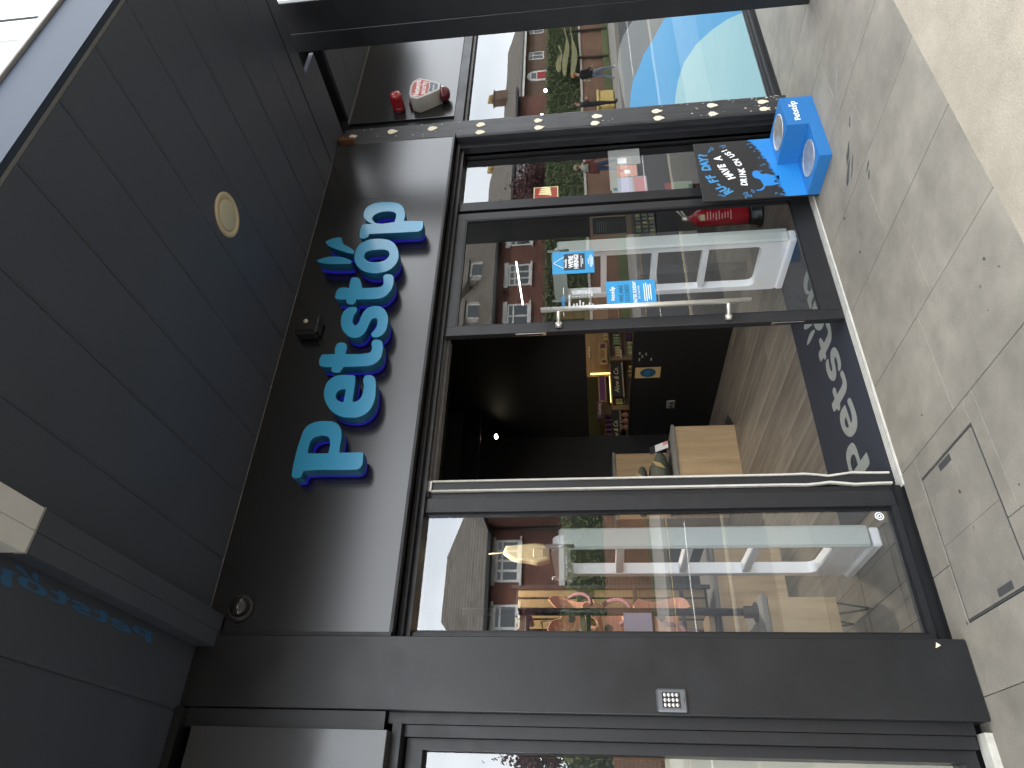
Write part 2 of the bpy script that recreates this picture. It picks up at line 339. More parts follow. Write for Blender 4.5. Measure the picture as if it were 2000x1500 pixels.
def curvemesh(contours, depth=0, bev=0, smooth=True):
    cu = bpy.data.curves.new('c', 'CURVE'); cu.dimensions = '2D'; cu.fill_mode = 'BOTH'; cu.extrude = depth/2; cu.bevel_depth = bev; cu.resolution_u = 3
    for c in contours:
        if smooth:
            sp = cu.splines.new('BEZIER'); sp.bezier_points.add(len(c)-1); n = len(c)
            for i, p in enumerate(c):
                b = sp.bezier_points[i]; b.co = (*p, 0); pv = Vector(c[i-1]); nx = Vector(c[(i+1)%n]); pc = Vector(p)
                d1 = (pc-pv); d2 = (nx-pc); corner = d1.angle(d2, 0) > R(62)
                b.handle_left_type = b.handle_right_type = 'VECTOR' if corner else 'AUTO'
        else:
            sp = cu.splines.new('POLY'); sp.points.add(len(c)-1)
            for i, p in enumerate(c): sp.points[i].co = (*p, 0, 1)
        sp.use_cyclic_u = True
    ob = bpy.data.objects.new('c', cu); me = bpy.data.meshes.new_from_object(ob)
    bpy.data.objects.remove(ob); bpy.data.curves.remove(cu); return me
def textmesh(body, size, depth=0, bold=0, ax='LEFT', spacing=1):
    cu = bpy.data.curves.new('t', 'FONT'); cu.body = body; cu.size = size; cu.extrude = depth/2; cu.offset = bold*size; cu.align_x = ax; cu.space_character = spacing; cu.resolution_u = 3
    ob = bpy.data.objects.new('t', cu); me = bpy.data.meshes.new_from_object(ob)
    bpy.data.objects.remove(ob); bpy.data.curves.remove(cu); return me
def placed(me_list, origin, right, upv):
    """flat meshes laid in the plane (right, up) with the normal right x up"""
    right, upv, o = Vector(right), Vector(upv), Vector(origin); n = right.cross(upv).normalized()
    Mx = Matrix((right, upv, n)).transposed().to_4x4(); Mx.translation = o
    b = MB()
    for me in (me_list if isinstance(me_list, list) else [me_list]):
        t = bmesh.new(); t.from_mesh(me); b.join(t, Mx); bpy.data.meshes.remove(me)
    return b
X_, Z_, Y_ = Vector((1, 0, 0)), Vector((0, 0, 1)), Vector((0, 1, 0))
def writing(name, body, size, origin, material, parent, right=X_, upv=Z_, bold=.0, ax='LEFT', depth=.001, sx=1):
    b = placed(textmesh(body, size, depth, bold, ax), origin, Vector(right)*sx, upv)
    return obj(name, b, material, parent, fix=False)
GLYPH={'P':[[(0.045,0.378),(0.031,0.375),(0.022,0.363),(0.022,0.342),(0.027,0.328),(0.054,0.324),(0.063,0.316),(0.062,0.045),(0.067,0.027),(0.087,0.014),(0.118,0.014),(0.158,0.019),(0.16,0.148),(0.199,0.152),(0.249,0.153),(0.293,0.162),(0.327,0.181),(0.348,0.212),(0.355,0.253),(0.355,0.294),(0.345,0.332),(0.322,0.36),(0.285,0.373),(0.242,0.377),(0.198,0.381),(0.114,0.382)],[(0.16,0.32),(0.158,0.205),(0.193,0.204),(0.229,0.208),(0.255,0.221),(0.267,0.246),(0.267,0.276),(0.257,0.304),(0.236,0.319),(0.204,0.323)]],'e':[[(0.632,0.088),(0.646,0.083),(0.647,0.059),(0.634,0.033),(0.601,0.019),(0.553,0.011),(0.483,0.007),(0.43,0.019),(0.393,0.047),(0.377,0.084),(0.375,0.123),(0.382,0.171),(0.407,0.219),(0.442,0.256),(0.486,0.285),(0.526,0.3),(0.589,0.302),(0.625,0.288),(0.648,0.26),(0.655,0.22),(0.651,0.17),(0.645,0.145),(0.631,0.141),(0.574,0.135),(0.519,0.133),(0.472,0.13),(0.475,0.107),(0.49,0.089),(0.517,0.08),(0.548,0.078),(0.58,0.079),(0.612,0.089)],[(0.56,0.18),(0.561,0.203),(0.553,0.222),(0.531,0.233),(0.507,0.231),(0.487,0.217),(0.476,0.198),(0.473,0.179),(0.513,0.178)]],'t':[[(0.805,0.365),(0.804,0.289),(0.873,0.291),(0.884,0.282),(0.886,0.261),(0.877,0.239),(0.861,0.229),(0.801,0.228),(0.801,0.097),(0.81,0.077),(0.835,0.072),(0.883,0.08),(0.894,0.072),(0.896,0.051),(0.887,0.028),(0.862,0.015),(0.807,0.01),(0.765,0.014),(0.732,0.037),(0.716,0.07),(0.713,0.104),(0.715,0.22),(0.7,0.228),(0.68,0.238),(0.677,0.259),(0.682,0.281),(0.703,0.29),(0.715,0.29),(0.721,0.344),(0.732,0.364),(0.757,0.373),(0.787,0.372)]],'s':[[(1.134,0.286),(1.154,0.256),(1.152,0.226),(1.134,0.212),(1.116,0.214),(1.093,0.224),(1.061,0.227),(1.029,0.222),(1.01,0.206),(1.018,0.189),(1.05,0.18),(1.095,0.172),(1.131,0.156),(1.15,0.129),(1.153,0.092),(1.134,0.053),(1.1,0.026),(1.053,0.01),(1.003,0.007),(0.959,0.013),(0.929,0.031),(0.916,0.057),(0.918,0.076),(0.932,0.09),(0.946,0.091),(0.967,0.079),(0.998,0.069),(1.034,0.069),(1.057,0.078),(1.063,0.094),(1.05,0.11),(1.01,0.122),(0.957,0.136),(0.927,0.16),(0.92,0.191),(0.931,0.225),(0.964,0.26),(1.001,0.283),(1.047,0.295),(1.093,0.298)]],'t2':[[(1.254,0.368),(1.239,0.367),(1.226,0.352),(1.22,0.294),(1.196,0.286),(1.183,0.272),(1.179,0.245),(1.192,0.233),(1.218,0.233),(1.214,0.101),(1.221,0.065),(1.255,0.033),(1.303,0.016),(1.361,0.017),(1.392,0.025),(1.406,0.046),(1.408,0.069),(1.398,0.083),(1.366,0.08),(1.326,0.076),(1.306,0.092),(1.302,0.122),(1.304,0.209),(1.372,0.233),(1.39,0.246),(1.397,0.267),(1.396,0.286),(1.381,0.291),(1.31,0.29),(1.314,0.352),(1.297,0.365),(1.273,0.369)]],'o':[[(1.576,0.3),(1.629,0.301),(1.681,0.286),(1.716,0.247),(1.728,0.193),(1.72,0.128),(1.697,0.077),(1.645,0.035),(1.585,0.015),(1.533,0.01),(1.483,0.025),(1.444,0.059),(1.428,0.11),(1.427,0.164),(1.451,0.221),(1.496,0.268),(1.539,0.292)],[(1.582,0.238),(1.608,0.234),(1.624,0.213),(1.629,0.171),(1.628,0.123),(1.617,0.09),(1.595,0.074),(1.564,0.073),(1.534,0.09),(1.519,0.127),(1.519,0.17),(1.532,0.207),(1.558,0.232)]],'p':[[(1.867,-0.113),(1.822,-0.12),(1.789,-0.114),(1.774,-0.096),(1.773,-0.072),(1.778,0.237),(1.759,0.238),(1.742,0.256),(1.743,0.284),(1.758,0.294),(1.803,0.3),(1.853,0.298),(1.872,0.292),(1.871,0.227),(1.901,0.268),(1.938,0.295),(1.985,0.302),(2.031,0.293),(2.063,0.26),(2.076,0.212),(2.074,0.153),(2.061,0.093),(2.032,0.052),(1.982,0.026),(1.924,0.014),(1.879,0.017)],[(1.873,0.203),(1.875,0.077),(1.918,0.073),(1.959,0.08),(1.975,0.099),(1.984,0.141),(1.98,0.19),(1.96,0.224),(1.927,0.238),(1.892,0.222)]],'earR':[[(1.758,0.422),(1.762,0.441),(1.755,0.48),(1.741,0.51),(1.728,0.522),(1.699,0.502),(1.668,0.456),(1.637,0.394),(1.611,0.334),(1.607,0.313),(1.619,0.31),(1.648,0.332),(1.678,0.369),(1.702,0.406),(1.725,0.413)]],'earL':[[(1.564,0.548),(1.578,0.519),(1.588,0.481),(1.589,0.442),(1.578,0.384),(1.558,0.341),(1.538,0.314),(1.52,0.319),(1.523,0.39),(1.528,0.454),(1.538,0.503),(1.55,0.534)]]}
ORDER = ['P', 'e', 't', 's', 't2', 'earL', 'earR', 'o', 'p']
def logo(name, origin, width, material, parent, right=X_, upv=Z_, depth=.001):
    k = width/2.08
    b = placed([curvemesh(GLYPH[g], depth) for g in ORDER], origin, Vector(right)*k, Vector(upv)*k)
    return obj(name, b, material, parent, fix=False)

# ================================================================== GROUND
struct('ground', MB().box(-300, 300, -300, 300, -.6, -.2), M['ground'])
pv = obj('pavement', MB().box(-8, 16, 1.86, 3.22, -.12, -.009), M['joint']); pv['kind'] = 'structure'
COVER = (.80, 1.425, 2.535, 3.03)
def rects_minus(r, h):
    x0, x1, y0, y1 = r; a0, a1, b0, b1 = h
    if a1 <= x0 or a0 >= x1 or b1 <= y0 or b0 >= y1: return [r]
    o = []
    if b0 > y0: o.append((x0, x1, y0, b0))
    if b1 < y1: o.append((x0, x1, b1, y1))
    ya, yb = max(y0, b0), min(y1, b1)
    if a0 > x0: o.append((x0, a0, ya, yb))
    if a1 < x1: o.append((a1, x1, ya, yb))
    return [q for q in o if q[1]-q[0] > .02 and q[3]-q[2] > .02]
shared = {}
k0 = -5
for k in range(k0, 16):
    x0 = 1.54+.508*k; jy = 2.60 if k % 2 == 0 else 2.44
    for (y0, y1) in ((1.86, jy), (jy, 3.215)):
        parts = rects_minus((x0+.0016, x0+.508-.0016, y0+.0016, y1-.0016), tuple(c+(.012 if i % 2 else -.012) for i, c in enumerate(COVER)))
        key = (round(y0, 3), round(y1, 3))
        if len(parts) == 1 and parts[0][1]-parts[0][0] > .5 and key in shared:
            src, sx = shared[key]; o = src.copy(); COL.objects.link(o); o.parent = pv; o.location.x = x0-sx; continue
        b = MB()
        for q in parts: b.box(q[0], q[1], q[2], q[3], -.05, random.uniform(-.0006, .0006), .0015)
        o = obj('paving_slab', b, M['slab'], pv)
        if len(parts) == 1: shared[key] = (o, x0)
SM = vinylmat('dark_pavement_stain', (.045, .045, .045), .55); random.seed(31); sm = []
def smear(x0, y0, x1, y1, w, n=14):
    d = Vector((x1-x0, y1-y0)); l_ = d.length; d.normalize(); p = Vector((-d.y, d.x)); c = []
    for i in range(n):
        a = 2*math.pi*i/n; q = Vector((x0+x1, y0+y1))/2+d*(l_/2*math.cos(a))*random.uniform(.75, 1.1)+p*(w/2*math.sin(a))*random.uniform(.5, 1.3); c.append((q.x, q.y))
    return c
for s_ in ((3.33, 2.60, 3.23, 2.73, .035), (3.25, 2.66, 3.14, 2.80, .03), (3.22, 2.62, 3.13, 2.72, .018), (3.42, 2.52, 3.36, 2.56, .02), (3.02, 2.50, 2.99, 2.57, .018), (2.98, 2.53, 2.94, 2.57, .02)): sm.append(smear(*s_))
for i in range(11):
    x, y_, r_ = random.uniform(.6, 4.6), random.uniform(1.95, 3.1), random.uniform(.004, .013); sm.append(smear(x-r_, y_-r_*.6, x+r_, y_+r_*.6, r_*1.5, 8))
o = obj('pavement_stain', placed([curvemesh([c]) for c in sm], (0, 0, .0012), X_, Y_), SM, pv, fix=False); o['kind'] = 'stuff'
o = obj('pale_scratch', placed([curvemesh([smear(3.86, 2.42, 3.62, 2.60, .012)]), curvemesh([smear(3.95, 2.38, 3.88, 2.41, .008)])], (0, 0, .0014), X_, Y_), M['kerb'], pv, fix=False); o['kind'] = 'stuff'
# access cover with its lifting slots
ac = thing('access_cover', 'rectangular paved access cover with a dark metal rim in the pavement under the left window', 'access cover', (1.11, 2.78, 0))
x0, x1, y0, y1 = COVER; b = MB(); w = .007
for q in ((x0-w, x0, y0-w, y1+w), (x1, x1+w, y0-w, y1+w), (x0, x1, y0-w, y0), (x0, x1, y1, y1+w)): b.box(*q, -.04, -.003)
obj('rim', b, M['joint_dark'], ac)
obj('lid', MB().box(x0+.003, 1.108, y0+.003, y1-.003, -.04, -.001).box(1.1095, x1-.003, y0+.003, y1-.003, -.04, -.0008), M['cover'], ac)
for (a, c) in ((1.385, 2.80), (.80+.012, 2.70)):
    obj('lifting_slot', MB().box(a-.0, a+.028, c-.055, c+.055, -.001, .0015), M['joint_dark'], ac)
struct('concrete_strip', MB().box(-30, 40, .70, 1.857, -.12, .002), M['beige'])
struct('outer_pavement', MB().box(-60, 90, -1.15, .697, -.12, -.001), M['outer'])
struct('kerb', MB().box(-60, 90, -1.3, -1.153, -.2, .0), M['kerb'])
struct('road', MB().box(-120, 160, -8.3, -1.3, -.3, -.10), M['asphalt'])
for y in (-1.45, -1.8): struct('double_yellow_line', MB().box(-60, 90, y-.05, y+.05, -.0985, -.096), M['yellow'])
struct('far_yellow_line', MB().box(-60, 90, -8.02, -7.93, -.0985, -.096), M['yellow'])
b = MB()
for i in range(-10, 14): b.box(i*6.0+.6, i*6.0+4.8, -5.2, -5.1, -.0985, -.096)
struct('white_centre_line', b, M['whitepaint'])
struct('far_kerb', MB().box(-60, 90, -8.45, -8.3, -.2, .0), M['kerb'])
struct('far_pavement', MB().box(-60, 90, -11.3, -8.45, -.12, -.002), M['farpave'])
struct('front_gardens', MB().box(-60, 120, -60, -11.3, -.2, .05), M['ground'])

# ================================================================== SHOP BUILDING
sf = thing('shop_building', 'black painted pet shop building with a wide glazed front under a canopy', 'shop building', (0, 3.3, 0))
def bpart(name, b, m, **k): return obj(name, b, m, sf)
bpart('pillar_panel', MB().box(.437, .742, 3.10, 3.42, .004, 3.40, .003), M['pillar'])
bpart('pillar_panel', MB().box(7.2, 14, 3.22, 3.42, .004, 3.9, .003), M['pillar'])
bpart('wall_upper', MB().box(-4, 7.6, 3.36, 3.55, 2.47, 3.9), M['black_wall'])
bpart('added_shade_mass', MB().box(-8, 5.95, 3.42, 14, 3.9, 9.2), M['brick_dark'])  # building mass added overhead to shade the shopfront from the sun
bpart('transom', MB().box(.742, 4.44, 3.20, 3.42, 2.405, 2.432).box(.742, 4.44, 3.235, 3.42, 2.38, 2.405).box(.742, 4.40, 3.17, 3.36, 2.432, 2.47), M['frame'])
bpart('transom', MB().box(4.60, 7.2, 3.255, 3.42, 2.425, 2.497).box(4.60, 7.2, 3.285, 3.42, 2.40, 2.425), M['frame'])
bpart('plinth', MB().box(.742, 1.50, 3.235, 3.40, 0, .036), M['frame'])
bpart('plinth', MB().box(3.66, 4.42, 3.245, 3.40, 0, .045), M['frame'])
bpart('plinth', MB().box(4.60, 7.2, 3.255, 3.42, 0, .03), M['frame_grey'])
bpart('base_wall', MB().box(-4, .437, 3.24, 3.5, 0, .05), M['frame'])
# ---- left window
def window(name, label, x0, x1, z0, z1, yf, glass_rect, material, stile, glassm, parts=None):
    t = thing(name, label, 'window', ((x0+x1)/2, yf, z0)); gx0, gx1, gz0, gz1 = glass_rect; yb = yf+.07
    obj('frame', MB().box(x0, gx0, yf, yb, z0, z1, .002).box(gx1, x1, yf, yb, z0, z1, .002).box(gx0, gx1, yf+.001, yb, z0, gz0).box(gx0, gx1, yf+.001, yb, gz1, z1), material, t)
    bead = MB(); e = .012
    for q in ((gx0, gx0+e, gz0, gz1), (gx1-e, gx1, gz0, gz1), (gx0+e, gx1-e, gz0, gz0+e), (gx0+e, gx1-e, gz1-e, gz1)): bead.box(q[0], q[1], yf+.022, yf+.036, q[2], q[3])
    obj('glazing_bead', bead, M['frame'], t)
    obj("pane", pane(gx0, gx1, gz0, gz1, yf+.037), glassm, t, fix=False)
    return t
def pane(x0, x1, z0, z1, y):
    b = MB(); b.poly([(x0+.003, y, z0+.003), (x1-.003, y, z0+.003), (x1-.003, y, z1-.003), (x0+.003, y, z1-.003)]); return b
lw = window('shop_window', 'tall narrow fixed shop window between the black pillar and the open doorway', .742, 1.484, .036, 2.405, 3.262, (.80, 1.405, .062, 2.398), M['frame_grey'], 0, M['glass'])
obj('round_sticker', placed(curvemesh([[(.021*math.cos(a*.5236), .021*math.sin(a*.5236)) for a in range(12)], [(.015*math.cos(a*.5236), .015*math.sin(a*.5236)) for a in range(12)], [(.011*math.cos(a*.5236), .011*math.sin(a*.5236)) for a in range(12)], [(.005*math.cos(a*.5236), .005*math.sin(a*.5236)) for a in range(12)]]), (1.365, 3.297, .118), X_, Z_), M['white'], lw, fix=False)
nw = window('shop_window', 'narrow fixed window pane beside the peeling timber post behind the water station', 3.70, 4.42, .045, 2.405, 3.27, (3.785, 4.335, .07, 2.397), M['frame'], 0, M['glass'])
bw = window('shop_window', 'wide shop window with curved blue vinyl graphics on its lower half', 4.60, 7.2, .03, 2.425, 3.285, (4.66, 7.15, .05, 2.415), M['frame'], 0, M['glass'])
def px2(points): return [(x, z) for x, z in points]
ARC_GREY= [(4.779, 1.136), (4.991, 1.151), (5.218, 1.16), (5.41, 1.166), (5.538, 1.158), (5.653, 1.144), (5.861, 1.097), (6.04, 1.024)]
ARC_BLUE= [(4.795, 1.106), (5.016, 1.084), (5.202, 1.052), (5.347, 1.0), (5.542, 0.944), (5.732, 0.861), (6.039, 0.739)]
ARC_PALE= [(4.788, 0.761), (4.966, 0.734), (5.128, 0.702), (5.378, 0.627), (5.632, 0.499), (5.821, 0.349), (5.967, 0.2), (6.058, 0.057)]
def arcpoly(low, top): return low + top[::-1]
edge = [(4.64, ARC_GREY[0][1]-.06)] + ARC_GREY + [(6.5, .78), (6.9, .30)]
eb = [(4.64, 1.115)] + ARC_BLUE + [(6.6, .42), (6.9, .20)]
ep = [(4.64, .775)] + ARC_PALE
gy = 3.3245                                       # film on the inner side of the pane
obj('grey_vinyl', placed(curvemesh([arcpoly(eb, edge)], smooth=False), (0, gy, 0), X_, Z_), M['vinyl_grey'], bw, fix=False)
obj('blue_vinyl', placed(curvemesh([arcpoly(ep+[(6.12, .056), (6.9, .056)], eb)], smooth=False), (0, gy, 0), X_, Z_), M['vinyl_blue'], bw, fix=False)
obj('pale_vinyl', placed(curvemesh([ep+[(4.64, .056)]], smooth=False), (0, gy, 0), X_, Z_), M['vinyl_pale'], bw, fix=False)
# ---- sliding doors: the right leaf shut, the left leaf slid open behind its window
def leaf(label, x0, x1, y, open_=False):
    t = thing('sliding_door', label, 'door', ((x0+x1)/2, y, .01)); a, b_, z0, z1 = x0+.068, x1-.066, .012, 2.398
    obj('door_frame', MB().box(x0, a, y, y+.045, z0, z1, .003).box(b_, x1, y, y+.045, z0, z1, .003).box(a, b_, y+.001, y+.044, z0, .132).box(a, b_, y+.001, y+.044, 2.318, z1), M['frame'] if open_ else M['frame_grey'], t)
    bd = MB(); e = .011
    for q in ((a, a+e, .132, 2.318), (b_-e, b_, .132, 2.318), (a+e, b_-e, .132, .132+e), (a+e, b_-e, 2.318-e, 2.318)): bd.box(q[0], q[1], y+.004, y+.018, q[2], q[3])
    obj('glazing_bead', bd, M['frame'], t)
    obj('pane', pane(a, b_, .132, 2.318, y+.02), M['glass_back'] if open_ else M['glass_door'], t, fix=False)
    return t
dr = leaf('sliding glass entrance door leaf with a long steel pull handle and blue posters', 2.573, 3.662, 3.262)
h = obj('handle', MB().tube((2.683, 3.19, .535), (2.683, 3.19, 1.778), .0155, seg=16), M['steel'], dr)
for z in (.665, 1.672): obj('handle_mount', MB().tube((2.683, 3.19, z), (2.616, 3.245, z), .0115, seg=12).tube((2.618, 3.24, z), (2.604, 3.262, z), .02, seg=14), M['steel'], h)
for z in (.33, 1.845):
    obj('lock_plate', MB().box(2.5695, 2.574, 3.272, 3.297, z-.095, z+.095, .0015), M['chrome'], dr)
    obj('lock_slot', MB().box(2.5685, 2.571, 3.278, 3.291, z-.07, z+.07), M['black_plastic'], dr)
jb = thing('door_post', 'dark door post with two worn pale brush seals at the left of the doorway', 'door post', (1.55, 3.3, 0))
obj('post_body', MB().box(1.486, 1.526, 3.295, 3.40, .0, 2.38).box(1.538, 1.588, 3.285, 3.345, .006, 2.385, .002), M['frame_grey'], jb)
def strip_mesh(x, y, w, wob):
    b = MB(); pts = []; n = 40
    for i in range(n+1):
        z = .02+2.35*i/n; off = wob*math.exp(-((z-.33)/.10)**2)*math.sin(z*16)*.9+wob*.35*math.exp(-((z-.2)/.06)**2)
        pts.append((x+off, z))
    for (a, za), (c, zc) in zip(pts[:-1], pts[1:]):
        b.prism([(a-w/2, y, za), (a+w/2, y, za), (c+w/2, y, zc), (c-w/2, y, zc)], (0, .02, 0))
    return b
obj('brush_seal', strip_mesh(1.590, 3.276, .009, .014), M['strip'], jb)
obj('brush_seal', strip_mesh(1.533, 3.274, .010, -.012), M['strip'], jb)
obj('top_clip', MB().box(1.528, 1.59, 3.268, 3.284, 2.36, 2.383, .002), M['alu'], jb)
bpart('head_track', MB().box(1.50, 2.60, 3.256, 3.27, 2.385, 2.4).box(1.50, 2.60, 3.276, 3.284, 2.375, 2.4).box(1.50, 2.60, 3.30, 3.312, 2.375, 2.4).box(1.50, 2.60, 3.325, 3.40, 2.36, 2.4), M['trim_mid'])
# threshold
tk = thing('threshold_track', 'ribbed silver threshold track across the foot of the doorway', 'threshold', (2.5, 3.23, 0))
obj('edge_strip', MB().box(1.49, 3.70, 3.203, 3.222, -.008, .006, .002), M['strip'], tk)
for i in range(6): obj('rib', MB().box(1.49, 3.66, 3.2245+i*.0087, 3.2300+i*.0087, -.004, .0065), M['strip'] if i % 2 else M['trim_pale'], tk)
obj('bed', MB().box(1.49, 3.66, 3.222, 3.276, -.01, .001), M['joint_dark'], tk)

# ================================================================== FASCIA SIGN
sg = thing('shop_sign', 'long satin black fascia sign with big blue halo lit letters over the entrance', 'shop sign', (2.5, 3.14, 2.45))
obj('backing_panel', MB().box(.762, 3.7325, 3.13, 3.20, 2.447, 3.3475, .0015), M['satin'], sg)
obj('backing_panel', MB().box(3.7345, 4.362, 3.13, 3.20, 2.447, 3.3475, .0015), M['satin'], sg)
obj('side_trim', MB().box(.744, .7615, 3.11, 3.2, 2.435, 3.3475).box(.762, 4.40, 3.118, 3.2, 2.432, 2.4465), M['frame'], sg)
for g in ORDER:
    ear = g.startswith('ear')
    o = obj('rabbit_ear' if ear else 'letter', placed(curvemesh(GLYPH[g], .062, .0015), (1.48, 3.052, 2.66), X_, Z_), [M['blue'], M['blue_side']], sg, fix=False)
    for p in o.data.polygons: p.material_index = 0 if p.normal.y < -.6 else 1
    cx = sum(p[0] for p in GLYPH[g][0])/len(GLYPH[g][0]); cz = sum(p[1] for p in GLYPH[g][0])/len(GLYPH[g][0])
    bk = [[(cx+(p[0]-cx)*.985, cz+(p[1]-cz)*.985) for p in c] for c in GLYPH[g]]
    obj('halo_light', placed(curvemesh(bk, .024), (1.48, 3.0985, 2.66), X_, Z_), M['led'], o, fix=False)
# ================================================================== NEXT UNIT ON THE LEFT
nl = thing('neighbour_shopfront', 'dark framed edge of the next shop unit left of the black pillar', 'shopfront', (0, 3.2, 0))
obj('upper_panel', MB().box(-2.5, .356, 3.05, 3.3, 2.38, 3.24, .002), mat('glossy_grey_panel', (.045, .047, .05), .16, rvar=.05, scale=3, spec=.6), nl)
obj('cover_strip', MB().box(.359, .434, 3.115, 3.3, 2.415, 3.33), M['pillar'], nl)
obj('frame', MB().box(.392, .436, 3.15, 3.4, .05, 2.41).box(.345, .39, 3.165, 3.4, .05, 2.36).box(.30, .343, 3.20, 3.4, .05, 2.33).box(-2.5, .39, 3.12, 3.4, 2.34, 2.379).box(-2.5, .30, 3.20, 3.4, 2.26, 2.33).box(-2.5, .30, 3.2, 3.4, .05, .10), M['frame_grey'], nl)
obj('pane', pane(-2.5, .30, .10, 2.26, 3.25), M['glass'], nl, fix=False)
obj('backing_board', MB().box(-2.5, .30, 3.42, 3.44, 1.25, 2.3), M['black_wall'], nl)
obj('pale_blind', MB().box(-2.5, .30, 3.32, 3.33, .06, 1.24), mat('pale_cream_blind', (.52, .49, .40), .8), nl)
obj('sill_strip', MB().box(-2.5, .40, 3.13, 3.2, 0, .03), M['strip'], nl)
# ================================================================== ALARM BAY
ap = thing('alarm_sign_panel', 'plain satin black fascia panel behind the alarm box', 'fascia panel', (5.6, 3.25, 2.5))
obj('panel', MB().box(4.80, 7.4, 3.25, 3.34, 2.498, 3.365, .0015), M['satin'], ap)
obj('top_trim', MB().box(4.80, 7.4, 3.235, 3.26, 3.366, 3.377), M['trim_mid'], ap)
obj('side_trim', MB().box(4.60, 4.798, 3.27, 3.34, 2.46, 3.37), M['frame'], ap)
al = thing('alarm_box', 'white pentagonal alarm bell box with a red panel and a dark red strobe below', 'alarm box', (5.0, 3.25, 2.7))
AO = [(5.112, 2.845), (5.155, 2.793), (5.104, 2.695), (5.052, 2.613), (4.976, 2.613), (4.921, 2.690), (4.876, 2.778), (4.916, 2.842), (5.01, 2.850)]
AO = [(5.06, 2.852), (5.118, 2.838), (5.152, 2.79), (5.104, 2.695), (5.052, 2.613), (4.976, 2.613), (4.925, 2.69), (4.877, 2.78), (4.908, 2.838), (4.966, 2.852)]
cs = placed(curvemesh([AO], .118, .006, smooth=False), (0, 3.185, 0), X_, Z_)
obj('casing', cs, M['alarm_white'], al, fix=False)
def ins(L, k, c=(5.014, 2.745)): return [(c[0]+(x-c[0])*k, c[1]+(z-c[1])*k) for x, z in L]
af = 3.1185
up_ = [p for p in ins(AO, .87)]
redp = [up_[7], up_[8], up_[9], up_[0], up_[1], up_[2], (5.090, 2.700), (5.06, 2.705), (5.012, 2.697), (4.968, 2.705), (4.939, 2.700)]
navy = [(4.948, 2.687), (4.97, 2.694), (5.012, 2.686), (5.058, 2.694), (5.081, 2.687), (5.046, 2.626), (4.982, 2.626)]
obj('red_panel', placed(curvemesh([redp], .001, smooth=False), (0, af, 0), X_, Z_), M['alarm_red'], al, fix=False)
obj('navy_panel', placed(curvemesh([navy], .001, smooth=False), (0, af, 0), X_, Z_), M['alarm_navy'], al, fix=False)
writing('lettering', 'Network', .070, (4.903, af-.001, 2.772), M['white'], al, bold=.012, sx=.84)
writing('lettering', 'security', .066, (4.921, af-.001, 2.722), M['white'], al, bold=.0, sx=.84)
writing('lettering', 'SECURITY', .019, (4.966, af-.001, 2.652), M['white'], al, bold=.0)
obj('strobe', MB().lathe([(.062, .0), (.062, .02), (.055, .048), (.035, .068), (0, .076)], (5.014, 3.19, 2.612), (0, 0, -1), 20), M['strobe'], al)
obj('foot', MB().box(4.94, 5.09, 3.20, 3.2495, 2.855, 2.875), M['strobe'], al)
bc = thing('red_beacon', 'small red fire beacon sticking out of the black panel above the alarm box', 'beacon', (4.945, 3.25, 2.965))
obj('base', MB().lathe([(.052, 0), (.052, .035), (.046, .04)], (4.945, 3.25, 2.967), (0, -1, 0), 20), M['beacon'], bc)
obj('dome_lens', MB().lathe([(.047, .04), (.050, .046), (.0495, .075), (.0475, .079), (.0475, .085), (.0495, .089), (.0485, .128), (.040, .143), (.016, .146), (.012, .138), (0, .138)], (4.945, 3.25, 2.967), (0, -1, 0), 20), M['beacon'], bc)

# ================================================================== TIMBER POST
ps = thing('timber_post', 'weathered black timber post dotted with pairs of cream filler patches', 'post', (4.51, 3.2, 0))
b = MB(); xs0 = 4.395; n = 30
prev = None
for i in range(n+1):
    z = 3.33*i/n; j = (random.random()-.5)*.006
    ring = [(xs0-.004*(1-i/n)+j*.5, 3.30, z), (xs0-.02*(i/n < .2)*0+j, 3.165, z), (xs0+.02, 3.158+j*.4, z), (4.585, 3.158+j*.4, z), (4.598+j, 3.166, z), (4.60, 3.30, z)]
    cur = [b.bm.verts.new(p) for p in ring]
    if prev:
        for k in range(5): b.bm.faces.new((prev[k], prev[k+1], cur[k+1], cur[k]))
    prev = cur
obj('post_body', b, M['post'], ps)
random.seed(11)
PATCH = [(4.50, 3.26, 1), (4.52, 2.95, 1.25), (4.522, 2.63, 1.2), (4.52, 2.255, 1.15), (4.43, 2.255, 1.2), (4.515, 1.815, 1.05), (4.43, 1.81, 1.15), (4.51, 1.375, 1.15), (4.43, 1.39, 1.15), (4.515, .935, 1.1), (4.43, .93, 1.15), (4.53, .535, 1.1), (4.43, .54, 1.1), (4.525, .175, 1.1), (4.44, .175, 1.1)]
def blob(cx, cz, r, drip=True, n=14):
    c = []
    for i in range(n):
        a = 2*math.pi*i/n; q = r*(1+random.uniform(-.13, .13)); x = q*math.cos(a)*.82; z = q*math.sin(a)
        if drip and math.sin(a) < -.85: z -= r*random.uniform(.15, .6)
        c.append((cx+x, cz+z))
    return c
for x, z, k in PATCH: obj('filler_patch', placed(curvemesh([blob(x, z, .0265*k)], .0035), (0, 3.1565, 0), X_, Z_), M['filler'], ps, fix=False)
fl = []
for i in range(70):                                    # flaked paint along the lower half and the edges
    z = random.choice([random.uniform(.04, .75), random.uniform(.04, .3), random.uniform(.05, 1.4), random.uniform(2.4, 3.2)]); x = random.choice([random.uniform(4.42, 4.585), random.gauss(4.44, .02), random.gauss(4.58, .008)])
    if not 4.40 < x < 4.592: continue
    r = random.uniform(.0014, .0045)*(1.5 if z < .3 else 1); fl.append([(x+r*random.uniform(.5, 1.1)*math.cos(a), z+r*random.uniform(.6, 2.4)*math.sin(a)) for a in [2*math.pi*q/6 for q in range(6)]])
